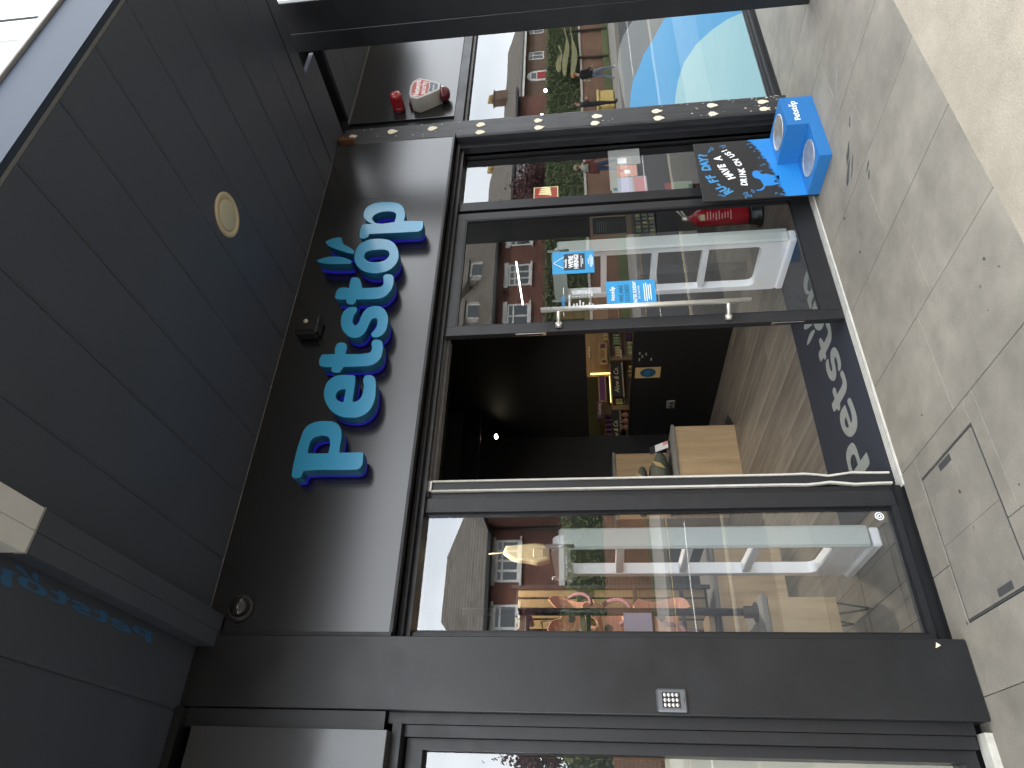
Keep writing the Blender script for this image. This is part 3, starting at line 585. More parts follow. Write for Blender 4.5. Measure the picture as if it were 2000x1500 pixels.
o = obj('flaked_paint', placed([curvemesh([c], .001, smooth=False) for c in fl], (0, 3.1572, 0), X_, Z_), M['filler'], ps, fix=False); o['kind'] = 'stuff'
obj('broken_top', MB().box(4.39, 4.42, 3.10, 3.16, 3.22, 3.345, .006).box(4.42, 4.50, 3.14, 3.17, 3.325, 3.348, .006), M['bare_wood'], ps)
bpart('post_surround', MB().box(4.335, 4.395, 3.215, 3.42, 0, 2.432), M['frame'])
# ================================================================== CANOPY
cp = thing('canopy', 'charcoal boarded canopy overhanging the shop entrance', 'canopy', (2, 2.2, 3.35))
pit = .346; X0 = .42; ch = .013
for i in range(-9, 11):
    a = X0+i*pit; c = a+pit
    if i == 10: c = 4.15
    if c > 4.151: c = 4.15
    b = MB(); z = 3.35; g = .001; dz = .005
    b.prism([(a+g, 1.262, z+dz), (a+g+ch, 1.262, z), (c-g-ch, 1.262, z), (c-g, 1.262, z+dz), (c-g, 1.262, z+.02), (a+g, 1.262, z+.02)], (0, 1.872, 0))
    obj('soffit_board', b, M['soffit'], cp)
obj('deck', MB().box(-2.7, 4.3, 1.262, 3.36, 3.373, 3.60), M['soffit'], cp)
obj('end_trim', MB().box(4.153, 4.30, 1.262, 3.36, 3.348, 3.372), M['soffit'], cp)
obj('wall_trim', MB().box(-2.7, 4.15, 3.131, 3.14, 3.343, 3.352), M['trim_pale'], cp)
obj('wall_trim', MB().box(-2.7, .43, 3.07, 3.13, 3.31, 3.346).box(.435, .70, 3.098, 3.13, 3.335, 3.346), M['pillar'], cp)
obj('fascia_board', MB().box(-2.7, 4.30, 1.22, 1.246, 3.352, 3.585), M['fascia'], cp)
obj('fascia_cap', MB().box(-2.7, 4.31, 1.205, 1.30, 3.586, 3.625, .003), M['trim_pale'], cp)
obj('drip_edge', MB().box(-2.7, 4.30, 1.2465, 1.2615, 3.351, 3.3715, .001), M['trim_mid'], cp)
for x in (.62, 1.70, 2.80, 3.9): obj('bolt', MB().lathe([(.008, 0), (.008, .005), (.005, .008), (0, .009)], (x, 1.2195, 3.40), (0, -1, 0), 10), M['chrome'], cp)
# bay beyond the post
cb = thing('side_canopy', 'shadowed strip of canopy soffit beyond the timber post', 'canopy', (5.5, 2.9, 3.37))
obj('soffit_panel', MB().box(4.303, 4.56, 2.50, 3.36, 3.35, 3.38), M['soffit'], cb)
obj('recess', MB().box(4.56, 4.85, 2.50, 3.36, 3.52, 3.56).box(4.845, 4.85, 2.5, 3.25, 3.40, 3.52), M['black_wall'], cb)
obj('soffit_panel', MB().box(4.852, 5.20, 2.50, 3.36, 3.38, 3.40).box(5.206, 7.4, 2.50, 3.36, 3.38, 3.40), M['trim_mid'] if False else M['soffit'], cb)
obj('deck', MB().box(4.303, 7.4, 2.52, 3.36, 3.56, 3.62), M['soffit'], cb)
obj('outer_beam', MB().box(5.05, 7.4, 2.0, 2.3, 3.30, 3.5).box(5.3, 7.4, 2.3, 2.45, 3.24, 3.4), M['fascia'], cb)
fn = thing('black_fin', 'tall black upright blade standing on the pavement before the wide window', 'column', (4.6, 2.34, 0))
obj('fin_panel', MB().box(4.55, 4.572, 2.15, 2.352, 0, 3.95, .002).box(4.5485, 4.572, 2.354, 2.485, 0, 3.95, .002), M['pillar'], fn)
obj('front_edge', MB().box(4.549, 4.585, 2.144, 2.1495, .0, 3.95), M['trim_mid'], fn)
# beam with pale end panels
bm_ = thing('projecting_beam', 'dark boxed beam running out under the canopy with two white panels on its underside', 'beam', (.76, 2.4, 3.3))
obj('beam_panel', MB().box(.690, .7595, 1.865, 3.12, 3.262, 3.349, .0015), M['soffit'], bm_)
obj('beam_panel', MB().box(.7605, .835, 1.865, 3.12, 3.262, 3.349, .0015), M['soffit'], bm_)
obj('white_panel', MB().box(.688, .7595, .9, 1.862, 3.259, 3.349, .002), M['white_panel'], bm_)
obj('white_panel', MB().box(.7608, .837, .9, 1.862, 3.259, 3.349, .002), M['white_panel'], bm_)
obj('end_edge', MB().box(.686, .84, 1.862, 1.866, 3.2575, 3.3), M['alu'], bm_)
# blue wording reflected in the boards left of the beam, painted as flat letters
bt = thing('painted_sign_reflection', 'painted reflection of stretched blue shop wording on the soffit boards left of the beam', 'lettering', (.64, 2.3, 3.348))
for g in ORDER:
    obj('letter', placed(curvemesh(GLYPH[g]), (.622, 2.79, 3.3482), (0, -.47, 0), (.11, -.05, 0)), M['reflected_text'], bt, fix=False)
# ---- lights and cameras on the soffit and sign
dl = thing('recessed_light', 'round ivory rimmed light let into the dark canopy boards', 'ceiling light', (2.66, 2.273, 3.35))
obj('rim', MB().lathe([(.118, .006), (.118, -.004), (.112, -.009), (.092, -.009), (.088, -.003)], (2.66, 2.273, 3.35), (0, 0, 1), 40), M['lens_rim'], dl)
obj('lens', MB().lathe([(.0885, .0), (.075, -.006), (.04, -.010), (0, -.011)], (2.66, 2.273, 3.3485), (0, 0, 1), 40), M['lens'], dl)
dc = thing('dome_camera', 'glossy black dome security camera on the sign beside the beam', 'security camera', (.86, 3.13, 3.18))
obj('mount', MB().lathe([(.062, 0), (.062, .022), (.055, .03)], (.868, 3.13, 3.19), (0, -1, -.25), 24), M['black_plastic'], dc)
obj('dome', MB().lathe([(.05, .028), (.048, .045), (.038, .065), (.02, .078), (0, .083)], (.868, 3.13, 3.19), (0, -1, -.25), 24), mat('dark_glossy_dome', (.012, .012, .012), .06, spec=.6), dc)
obj('dome_ring', MB().lathe([(.056, .03), (.0565, .036), (.052, .037)], (.868, 3.13, 3.19), (0, -1, -.25), 24), M['frame_grey'], dc)
ds = thing('door_sensor', 'black rounded door sensor with a small pale lens high on the sign', 'sensor', (2.555, 3.13, 3.19))
b = MB(); t = bmesh.new(); bmesh.ops.create_cube(t, size=1)
for v in t.verts: v.co = Vector((v.co.x*.15, v.co.y*.085, v.co.z*.15))
bmesh.ops.bevel(t, geom=[e for e in t.edges], offset=.02, segments=3, affect='EDGES')
b.join(t, Matrix.Translation((2.553, 3.09, 3.185))); obj('housing', b, M['black_plastic'], ds)
obj('lens', MB().lathe([(.0, .0), (.013, .001), (.0155, .008), (.012, .016), (0, .02)], (2.565, 3.055, 3.195), (0, -1, -.3), 16), M['lens'], ds)
kp = thing('door_keypad', 'small grey metal door keypad with twelve round buttons on the black pillar', 'keypad', (.49, 3.10, 1.213))
obj('casing', MB().box(.446, .534, 3.078, 3.0995, 1.15, 1.274, .007), M['keypad'], kp)
obj('button_plate', MB().box(.461, .519, 3.0755, 3.079, 1.178, 1.25, .001), M['frame_grey'], kp)
for r_ in range(4):
    for c_ in range(3): obj('button', MB().lathe([(.0075, 0), (.0075, .003), (.005, .0045), (0, .0048)], (.471+c_*.019, 3.0755, 1.19+r_*.0163), (0, -1, 0), 14), M['key'], kp)
obj('speaker_slit', MB().box(.48, .50, 3.077, 3.079, 1.161, 1.1635), M['black_plastic'], kp)
b = MB(); b.prism([(.705, 3.0975, .128), (.728, 3.0975, .12), (.716, 3.0975, .105)], (0, .0025, 0)); obj('paint_chip', b, M['filler'], sf)

# ================================================================== DOG WATER STATION
st = thing('water_station', 'blue dog drinking stand with a printed black back board at the post foot', 'dog water stand', (3.78, 2.98, 0))
obj('back_board', MB().box(3.478, 4.065, 3.1265, 3.1395, 0, .722, .001), M['stand_black'], st)
YB = 3.1262
random.seed(3)
GR = [(4.071, .345), (4.014, .312), (3.93, .282), (3.858, .262), (3.794, .242), (3.709, .23), (3.671, .222), (3.589, .214), (3.537, .204), (3.482, .187)]
c = [(3.4785, .0), (4.0645, .0)]
pts = []
for (xa, za), (xb, zb) in zip(GR[:-1], GR[1:]):
    n = max(2, int(abs(xa-xb)/.011))
    for i in range(n):
        f = i/n; x = xa+(xb-xa)*f; z = za+(zb-za)*f
        pts.append((min(x, 4.0645), z)); lean = random.uniform(-.012, .004)
        pts.append((min(max(x-.0055+lean, 3.479), 4.0645), z+random.uniform(.006, .028)))
pts.append((3.4785, .187))
obj('printed_grass', placed(curvemesh([c+pts], .0006, smooth=False), (0, YB, 0), X_, Z_), M['stand_sky'], st, fix=False)
DOG = [(3.6787, 0.2118), (3.6851, 0.244), (3.6935, 0.2664), (3.7049, 0.2884), (3.7047, 0.3005), (3.703, 0.3127), (3.7131, 0.3231), (3.7245, 0.3308), (3.7295, 0.3204), (3.7387, 0.3078), (3.7449, 0.3087), (3.7359, 0.3242), (3.7399, 0.3331), (3.7427, 0.3448), (3.7425, 0.3569), (3.7347, 0.3692), (3.7173, 0.3759), (3.6963, 0.3772), (3.6793, 0.3718), (3.6675, 0.3593), (3.6582, 0.3417), (3.6409, 0.3326), (3.6206, 0.3288), (3.6017, 0.3239), (3.5788, 0.3295), (3.5635, 0.3429), (3.5556, 0.3584), (3.5559, 0.3758), (3.5503, 0.3777), (3.5454, 0.3577), (3.5507, 0.3389), (3.5652, 0.3238), (3.586, 0.3142), (3.5878, 0.2893), (3.5907, 0.2605), (3.5979, 0.2309), (3.5978, 0.2158), (3.6122, 0.2133), (3.6142, 0.2327), (3.6191, 0.2508), (3.627, 0.2565), (3.636, 0.2431), (3.6383, 0.2166)]
obj('printed_dog', placed(curvemesh([DOG], .0006), (0, YB, 0), X_, Z_), M['stand_sky'], st, fix=False)
def arctext(words, pts, size, material, bold):
    """letters set one by one along a curved base line, as in the print"""
    import bisect
    L_ = [0]
    for p, q in zip(pts[:-1], pts[1:]): L_.append(L_[-1]+math.dist(p, q))
    n = len(words)
    for i, ch in enumerate(words):
        if ch == ' ': continue
        d = L_[-1]*(i+.5)/n; k = min(len(pts)-2, max(0, bisect.bisect(L_, d)-1)); f = (d-L_[k])/(L_[k+1]-L_[k])
        p = (pts[k][0]+(pts[k+1][0]-pts[k][0])*f, pts[k][1]+(pts[k+1][1]-pts[k][1])*f)
        k0_, k1_ = max(0, k-1), min(len(pts)-1, k+2); an = math.atan2(pts[k1_][1]-pts[k0_][1], pts[k1_][0]-pts[k0_][0])
        r_ = Vector((math.cos(an), 0, math.sin(an))); u_ = Vector((-math.sin(an)+.12*math.cos(an), 0, math.cos(an)+.12*math.sin(an)))
        o = obj('letter', placed(textmesh(ch, size, .0006, bold, 'CENTER'), (p[0], YB, p[1]), r_*.92, u_), material, st, fix=False)
arctext('RU-FF DAY?', [(3.555, .517), (3.598, .566), (3.66, .602), (3.73, .624), (3.80, .638), (3.87, .645), (3.955, .645)], .078, M['print_blue'], .05)
arctext('HAVE A', [(3.685, .488), (3.74, .515), (3.80, .535), (3.86, .549), (3.915, .555)], .066, M['white'], .05)
arctext('DRINK ON US!', [(3.605, .425), (3.67, .421), (3.735, .419), (3.80, .424), (3.86, .44), (3.92, .466), (3.99, .515)], .056, M['white'], .035)
def drop(cx, cz, s, a):
    o = []; i_ = []
    for k in range(12):
        t_ = 2*math.pi*k/12; x = .42*s*math.sin(t_)*math.sin(t_/2)**1.0; z = s*.6*math.cos(t_)
        o.append((cx+x*math.cos(a)-z*math.sin(a), cz+x*math.sin(a)+z*math.cos(a)))
        x *= .6; z = z*.62-.04*s; i_.append((cx+x*math.cos(a)-z*math.sin(a), cz+x*math.sin(a)+z*math.cos(a)))
    return curvemesh([o, i_], .0006, smooth=False)
dps = [(3.985, .615, .032, .9), (4.0, .60, .03, 2), (3.965, .628, .014, .4), (4.02, .54, .02, .5), (4.012, .52, .032, 1.1), (3.53, .615, .02, .4), (3.52, .59, .026, -.3), (3.53, .45, .03, .4), (3.507, .428, .03, -.6), (3.495, .45, .026, 1.4), (3.548, .40, .03, -1.2), (3.985, .345, .02, .2), (4.02, .36, .018, .8), (3.87, .31, .014, .5), (3.8, .29, .02, .1), (3.79, .31, .013, .5), (3.51, .26, .02, 1), (3.50, .23, .022, -.5), (3.94, .33, .014, 1.2)]
obj('printed_drops', placed([drop(*d) for d in dps], (0, YB, 0), X_, Z_), M['print_blue'], st, fix=False)
HI, LO, XS = .205, .073, 3.787; B1, B2 = (3.92, 2.975, .108), (3.63, 2.965, .108)
def boxhole(x0, x1, y0, y1, z0, z1, c):
    """a box with a round hole in its top"""
    b = MB(); v = lambda p: b.bm.verts.new(p); n = 32
    ring = [(c[0]+c[2]*math.cos(2*math.pi*i/n), c[1]+c[2]*math.sin(2*math.pi*i/n)) for i in range(n)]
    def outer(a):
        dx, dy = math.cos(a), math.sin(a); ts = []
        if dx > 1e-9: ts.append((x1-c[0])/dx)
        if dx < -1e-9: ts.append((x0-c[0])/dx)
        if dy > 1e-9: ts.append((y1-c[1])/dy)
        if dy < -1e-9: ts.append((y0-c[1])/dy)
        t_ = min(ts); return (c[0]+dx*t_, c[1]+dy*t_)
    angs = sorted([2*math.pi*i/n for i in range(n)]+[math.atan2(y-c[1], x-c[0]) % (2*math.pi) for x in (x0, x1) for y in (y0, y1)])
    inn = [v((c[0]+c[2]*math.cos(a), c[1]+c[2]*math.sin(a), z1)) for a in angs]; out = [v((*outer(a), z1)) for a in angs]
    low = [v((c[0]+c[2]*math.cos(a), c[1]+c[2]*math.sin(a), z1-.02)) for a in angs]; bot = [v((*outer(a), z0)) for a in angs]; m_ = len(angs)
    for i in range(m_):
        j = (i+1) % m_
        b.bm.faces.new((inn[i], inn[j], out[j], out[i])); b.bm.faces.new((low[i], low[j], inn[j], inn[i])); b.bm.faces.new((out[i], out[j], bot[j], bot[i]))
    return b
obj('high_box', boxhole(XS, 4.068, 2.822, 3.126, 0, HI, B1), M['stand_blue'], st)
obj('low_box', boxhole(3.478, XS-.0005, 2.822, 3.126, 0, LO, B2), M['stand_blue'], st)
logo('logo', (3.825, 2.8212, .112), .20, M['white'], st, depth=.0006)
def bowl(label, c, z):
    t = thing('water_bowl', label, 'bowl', (c[0], c[1], z), 'water bowls in the blue stand')
    r = c[2]
    obj('bowl_shell', MB().lathe([(r+.007, .001), (r+.007, .003), (r+.002, .0045), (r-.004, .003), (r-.010, -.008), (r-.026, -.045), (r-.05, -.056), (0, -.057)], (c[0], c[1], z), (0, 0, 1), 36), M['bowl'], t, fix=False)
bowl('round steel water bowl in the higher step of the blue stand', B1, HI)
bowl('round steel water bowl in the lower step of the blue stand', B2, LO)
# ================================================================== PAPERS ON THE GLASS
def poster(name, label, cat, x0, x1, z0, z1, y, material, group=None):
    t = thing(name, label, cat, ((x0+x1)/2, y, z0), group); obj('sheet', MB().box(x0, x1, y, y+.0015, z0, z1), material, t); return t
py = 3.2795
ph = poster('hiring_poster', 'blue hiring poster stuck inside the entrance door glass', 'poster', 3.053, 3.25, 1.44, 1.712, py, M['poster_blue'])
obj('dark_panel', MB().box(3.083, 3.228, py-.001, py, 1.50, 1.637), M['poster_navy'], ph)
f_ = py-.0016
logo('logo', (3.105, f_, 1.618), .075, M['white'], ph); writing('headline', "WE'RE", .041, (3.156, f_, 1.577), M['white'], ph, bold=.035, ax='CENTER', sx=.92)
writing('headline', 'HIRING!', .041, (3.156, f_, 1.543), M['white'], ph, bold=.035, ax='CENTER', sx=.86)
for z, w in ((1.522, .10), (1.512, .05)): obj('small_print', MB().box(3.156-w/2, 3.156+w/2, f_-.0005, f_, z, z+.004), M['white'], ph)
for z, w in ((1.475, .05), (1.464, .10), (1.456, .11), (1.448, .07)): obj('small_print', MB().box(3.156-w/2, 3.156+w/2, py-.001, py, z, z+.0035), M['white'], ph)
b = MB()
for (xa, za), (xb, zb) in ((((3.15, 1.705)), (3.21, 1.63)), (((3.15, 1.705)), (3.095, 1.628))): b.prism([(xa-.002, py-.001, za), (xa+.002, py-.001, za), (xb+.002, py-.001, zb), (xb-.002, py-.001, zb)], (0, .001, 0))
obj('drawn_strings', b, M['white'], ph)
pe = poster('closed_poster', 'blue closing notice behind the handle of the entrance door', 'poster', 2.755, 2.966, 1.068, 1.372, py, M['poster_blue'])
logo('logo', (2.803, f_, 1.322), .115, M['white'], pe)
writing('heading', 'WE ARE', .038, (2.863, f_, 1.268), M['dark_print'], pe, ax='CENTER', sx=1.0); writing('heading', 'CLOSED', .038, (2.863, f_, 1.232), M['dark_print'], pe, ax='CENTER', sx=1.0)
writing('heading', 'EASTER SUNDAY', .031, (2.863, f_, 1.186), M['white'], pe, bold=.02, ax='CENTER', sx=.78); writing('heading', '20th of April 2025', .015, (2.863, f_, 1.166), M['white'], pe, ax='CENTER')
for z, w in ((1.135, .14), (1.122, .15), (1.109, .12), (1.096, .13)): obj('small_print', MB().box(2.863-w/2, 2.863+w/2, f_, py, z, z+.005), M['white'], pe)
oh = thing('opening_hours', 'white opening hours lettering on the door glass above the closing notice', 'door lettering', (2.85, py, 1.4))
logo('logo', (2.735, py-.001, 1.632), .125, M['print_blue'], oh)
obj('line', MB().box(2.70, 2.73, py-.0008, py, 1.640, 1.643).box(2.875, 2.935, py-.0008, py, 1.640, 1.643), M['white'], oh)
writing('heading', 'OPENING HOURS', .0155, (2.76, py-.001, 1.60), M['white'], oh, bold=.03, sx=.9)
for i, (d_, t_) in enumerate((('Monday', '9 - 5.30'), ('Tuesday', '9 - 5.30'), ('Wednesday', '9 - 5.30'), ('Thursday', '9 - 5.30'), ('Friday', '9 - 5.30'), ('Saturday', '9 - 5.30'), ('Sunday', '10 - 4'))):
    z = 1.574-i*.0195
    writing('day', d_, .017, (2.742, py-.001, z), M['white'], oh, bold=.02); writing('time', t_, .017, (2.85, py-.001, z), M['white'], oh, bold=.02)
# on the narrow window
ny = 3.3085
fs = poster('fire_action_sign', 'red fire alarm sign with a cream hand on the narrow window', 'safety sign', 3.724, 3.942, 1.672, 1.85, ny, M['firecream'])
obj('red_field', MB().box(3.732, 3.934, ny-.001, ny, 1.68, 1.842), M['firesign'], fs)
fing = []
for k in range(4):
    x = 3.845+k*.022; fing.append([(x, 1.72+k*.003), (x+.018, 1.722+k*.003), (x+.03, 1.76), (x+.028, 1.815-k*.006), (x+.016, 1.812-k*.006), (x+.012, 1.765)])
obj('hand', placed([curvemesh([q], .0008) for q in fing], (0, ny-.0012, 0), X_, Z_), M['firecream'], fs, fix=False)
obj('bar', MB().box(3.79, 3.80, ny-.0012, ny, 1.70, 1.80), M['firecream'], fs)
n1 = poster('notice_sheet', 'pale notice with lilac and rose printed blocks low on the narrow window', 'notice', 3.80, 3.99, 1.04, 1.29, ny, M['paper_grey'])
obj('heading_disc', MB().lathe([(.016, 0), (.016, .001)], (3.865, ny, 1.266), (0, -1, 0), 16), M['dark_print'], n1)
obj('text_block', MB().box(3.81, 3.98, ny-.001, ny, 1.145, 1.245), M['lilac_paper'], n1); obj('text_block', MB().box(3.81, 3.98, ny-.001, ny, 1.05, 1.13), M['rose_paper'], n1)
n2 = poster('notice_sheet', 'salmon coloured notice beside the lilac sheet on the narrow window', 'notice', 3.995, 4.12, 1.10, 1.245, ny, M['salmon_paper'])
obj('white_square', MB().box(4.025, 4.065, ny-.001, ny, 1.15, 1.19), M['paper'], n2)
n3 = poster('notice_sheet', 'plain grey notice highest and furthest right on the narrow window', 'notice', 4.125, 4.30, 1.07, 1.25, ny, M['paper_grey'])
obj('text_block', MB().box(4.14, 4.20, ny-.001, ny, 1.17, 1.235), M['paper'], n3)
one('pale_strip_notice', MB().box(3.86, 4.30, ny+.003, ny+.0045, 1.195, 1.30), M['paper_grey'], 'long pale paper strip along the top of the notices on the narrow window', 'notice')
# ================================================================== SHOP INTERIOR
inn = thing('shop_interior', 'black painted shop interior walls and ceiling behind the glass', 'interior', (3, 7, 0))
fl_ = obj('shop_floor', MB().box(-3, 22, 3.28, 12, -.2, -.012), M['joint_dark']); fl_['kind'] = 'structure'
random.seed(5); psrc = {}
pw = .19; y = 3.282; r_ = 0
# boards run away from the door, a little askew as in the photograph
bx = -.6
while bx < 6.0:
    yy = 3.282+random.uniform(-1.1, 0)
    while yy < 8.0:
        ya, yb = max(3.282, yy), min(8.0, yy+1.25)
        if yb-ya > .05:
            full = abs(yb-ya-1.25) < 1e-6
            if full and 'f' in psrc:
                s0, sx, sy = psrc['f']; o = s0.copy(); COL.objects.link(o); o.parent = fl_; o.location = (bx-sx, ya-sy, 0)
            else:
                o = obj('plank', MB().box(bx+.0012, bx+pw-.0012, ya+.0012, yb-.0012, -.012, 0, .0012), M['plank'], fl_)
                if full: psrc['f'] = (o, bx, ya)
        yy += 1.25
    bx += pw
struct('back_floor', MB().box(6.0, 22, 3.282, 12, -.011, 0).box(-.6, 6.0, 8.0, 12, -.011, 0).box(-3, -.6, 3.282, 12, -.011, 0), M['plank'])
for q in ((-3, 22, 12, 12.2, 0, 3.6), (-3.2, -3, 3.5, 12, 0, 3.6), (22, 22.2, 3.5, 12, 0, 3.6), (-3, 4.47, 7.95, 8.1, 0, 3.6)): obj('wall', MB().box(*q), M['black_wall'], inn)
obj('ceiling', MB().box(-3, 22, 3.42, 12, 3.3, 3.42), M['ceil'], inn)
obj('partition', MB().box(4.47, 4.57, 4.87, 7.95, 0, 1.0), M['black_wall'], inn)
obj('partition_cap', MB().box(4.465, 4.575, 4.865, 7.95, 1.0005, 1.012), M['frame'], inn)
obj('bulkhead', MB().box(4.47, 4.57, 5.6, 7.95, 1.525, 3.3), M['black_wall'], inn)
for i in range(4): obj('ceiling_beam', MB().box(1.2, 4.4, 4.6+i*.85, 4.66+i*.85, 3.08, 3.28), M['ceil'], inn)
obj('track_rail', MB().box(1.6, 4.4, 5.4, 5.43, 2.95, 2.98).box(1.6, 4.4, 7.2, 7.23, 2.85, 2.88), M['black_plastic'], inn)
# lamps seen lit, plus two spotlights added to brighten the interior
def lamp(label, p, r=.045, power=0, aim=(0, 0, -1), spot=True):
    t = thing('spotlight', label, 'spotlight', p); a = Vector(aim).normalized()
    P = Vector(p); obj('lamp_body', MB().lathe([(r*.6, -r*3), (r*1.15, -r*.5), (r*1.2, .0), (r*1.05, 0), (r*1.02, -.008)], P, a, 16), M['black_plastic'], t)
    obj('bulb', MB().lathe([(r*1.0, -.006), (r*.6, .004), (0, .006)], P, a, 16), M['lamp'], t)
    obj('stem', MB().tube(P-a*r*2.5, (P.x, P.y, 3.3), .008, seg=8), M['black_plastic'], t)
    if power:
        l = bpy.data.lights.new('added_spot_fill', 'SPOT'); l.energy = power; l.color = (1, .90, .76); l.spot_size = R(110); l.spot_blend = .6; l.shadow_soft_size = .05  # only the two added spotlights carry this fill light
        o = bpy.data.objects.new('added_spot_fill', l); COL.objects.link(o); o.parent = t; o.location = a*.03; o.rotation_euler = (-a).to_track_quat('Z', 'Y').to_euler()
lamp('small lit spotlight glowing high in the dark doorway', (4.25, 7.5, 2.70),   .032, 0, (-.25, -.55, -.8))
lamp('added ceiling spotlight brightening the table in the left window', (1.7, 4.7, 2.95), .05, 42, (-.15, .25, -1))  # added to brighten the goods behind the left window
lamp('added ceiling spotlight brightening the oak display table', (2.8, 5.6, 2.95), .05, 22, (.2, .5, -1))  # added to brighten the table beyond the doorway
lamp('lit lamp seen through the wide window nearer the post', (15.5, 10.0, 2.32), .04, 0, (-.7, -.7, -.2))
lamp('lit lamp seen through the wide window at the top of the hedge reflection', (14.5, 10.0, 2.40), .04, 0, (-.7, -.7, -.2))
lt = thing('tube_light', 'long white tube light hanging inside above the security gate', 'tube light', (9.6, 9.9, 2.75))
obj('tube', MB().tube((10.2, 10.5, 2.95), (9.0, 10.5, 2.78), .014, seg=10), M['tube'], lt)
obj('holder', MB().box(8.95, 10.25, 10.56, 10.62, 2.9, 2.94), M['black_plastic'], lt)
# entrance mat
mt = thing('entrance_mat', 'navy entrance mat with the shop name woven in grey just inside the doorway', 'door mat', (2.6, 3.7, 0))
obj('mat_base', MB().box(1.55, 3.62, 3.2775, 4.14, .0005, .007, .002), M['mat'], mt)
logo('lettering', (1.70, 3.48, .0078), 1.57, M['mat_text'], mt, X_, Y_*1.08, depth=.0008)
# ---- security gates
def gate(label, x):
    t = thing('security_gate', label, 'security gate', (x, 3.88, 0), 'security gates at the doorway')
    def rr(y0, y1, z0, z1, r, n=6):
        o = []
        for cx, cz, a0 in ((y1-r, z1-r, 0), (y0+r, z1-r, 90), (y0+r, z0+r, 180), (y1-r, z0+r, 270)):
            for i in range(n+1): a = R(a0+90*i/n); o.append((cx+r*math.cos(a), cz+r*math.sin(a)))
        return o
    Yr, Zr = Vector((0, 1, 0)), Z_
    y0, y1 = 3.60, 4.15
    frame = placed(curvemesh([rr(y0+.03, y1-.002, .02, 1.735, .075), rr(y0+.085, y1-.045, .22, 1.665, .05)], .06, .004, smooth=False), (x, 0, 0), Yr, Z_)
    obj('gate_frame', frame, M['gate_white'], t, fix=False)
    obj('front_cover', MB().box(x-.058, x+.062, y0, y0+.032, .06, 1.70, .012), M['gate_grey'], t)
    obj('top_cover', placed(curvemesh([rr(y0+.002, y1, 1.64, 1.745, .07)], .02, .004, smooth=False), (x-.045, 0, 0), Yr, Z_), M['gate_grey'], t, fix=False)
    for z in (1.36, .985, .62): obj('cross_bar', MB().box(x-.03, x+.03, y0+.085, y1-.04, z-.022, z+.022, .004), M['gate_white'], t)
    obj('foot', MB().box(x-.05, x+.055, y0+.02, y1-.01, .0, .055, .01), M['gate_white'], t)
    return t
gate('white ladder shaped security gate behind the left shop window', 1.385)
gate('white ladder shaped security gate behind the glass door leaf', 3.625)
# ---- fire extinguisher
fe = thing('fire_extinguisher', 'red fire extinguisher on a low stand behind the foot of the glass door', 'fire extinguisher', (4.47, 4.2, 0))
c = (4.47, 4.2); 
obj('cylinder', MB().lathe([(.055, .10), (.072, .115), (.075, .13), (.075, .50), (.066, .545), (.035, .575), (.026, .585), (.026, .60)], (*c, 0), (0, 0, 1), 24), M['red'], fe)
obj('valve', MB().lathe([(.022, .60), (.022, .635), (.014, .645), (.014, .66)], (*c, 0), (0, 0, 1), 12), M['steel'], fe)
obj('lever', MB().tube((4.46, 4.17, .65), (4.55, 4.10, .76), .009, seg=8).tube((4.46, 4.17, .63), (4.56, 4.12, .70), .009, seg=8), M['steel'], fe)
obj('hose', MB().path([(4.48, 4.22, .62), (4.53, 4.27, .60), (4.55, 4.28, .5), (4.55, 4.28, .28)], .011), M['rubber'], fe)
def band(z0, z1, a0, a1, m, name):
    b = MB()
    for a in range(a0, a1, 8): b.poly([(4.47+.0762*math.cos(R(a)), 4.2+.0762*math.sin(R(a)), z0), (4.47+.0762*math.cos(R(a+8)), 4.2+.0762*math.sin(R(a+8)), z0), (4.47+.0762*math.cos(R(a+8)), 4.2+.0762*math.sin(R(a+8)), z1), (4.47+.0762*math.cos(R(a)), 4.2+.0762*math.sin(R(a)), z1)])
    obj(name, b, m, fe)
band(.48, .515, 205, 245, M['cream_print'], 'label'); 
for i in range(9): band(.26+i*.024, .268+i*.024, 205+(i*13) % 16, 262-(i*7) % 24, M['pink_print'], 'label_print')
obj('stand_base', MB().lathe([(.10, 0), (.10, .02), (.085, .035), (.08, .09), (.078, .10)], (*c, 0), (0, 0, 1), 24), M['black_plastic'], fe)
sg2 = thing('extinguisher_sign', 'small green and red extinguisher sign on a wire stand behind the narrow window', 'safety sign', (4.62, 4.0, .55))
obj('sign_plate', MB().box(4.56, 4.72, 4.0, 4.004, .57, .735), M['idgreen'], sg2); obj('red_field', MB().box(4.57, 4.71, 3.998, 4.0, .735, .80), M['firesign'], sg2)
obj('wire_stand', MB().path([(4.56, 4.0, .80), (4.55, 4.0, .56), (4.70, 4.0, .50), (4.70, 4.06, .0)], .006), M['red'], sg2)
# ---- furniture
def table(label, x0, x1, y0, y1, zt, base0, legs=False, panel='oak'):
    t = thing('display_table', label, 'table', ((x0+x1)/2, (y0+y1)/2, 0))
    obj('table_top', MB().box(x0-.015, x1+.015, y0-.015, y1+.015, zt-.032, zt, .003), M['concrete_top'], t)
    obj('oak_box', MB().box(x0, x1, y0+.0, y1, base0, zt-.034, .002), M['oak'], t)
    obj('front_panel', MB().box(x0+.012, x1-.004, y0-.004, y0-.0005, base0+.002, zt-.036), M['oak'], t)
    if legs:
        for x in (x0+.05, x1-.05):
            for y_ in (y0+.05, y1-.05): obj('hairpin_leg', MB().path([(x-.03, y_, base0), (x, y_, .008), (x+.035, y_, base0)], .006), M['black_plastic'], t)
    return t
table('oak display table with a grey top standing in the open doorway', 3.05, 3.69, 6.40, 7.25, .655, .0)
table('taller oak display plinth against the back wall behind the cushions', 3.05, 3.88, 7.35, 7.85, 1.255, .0)
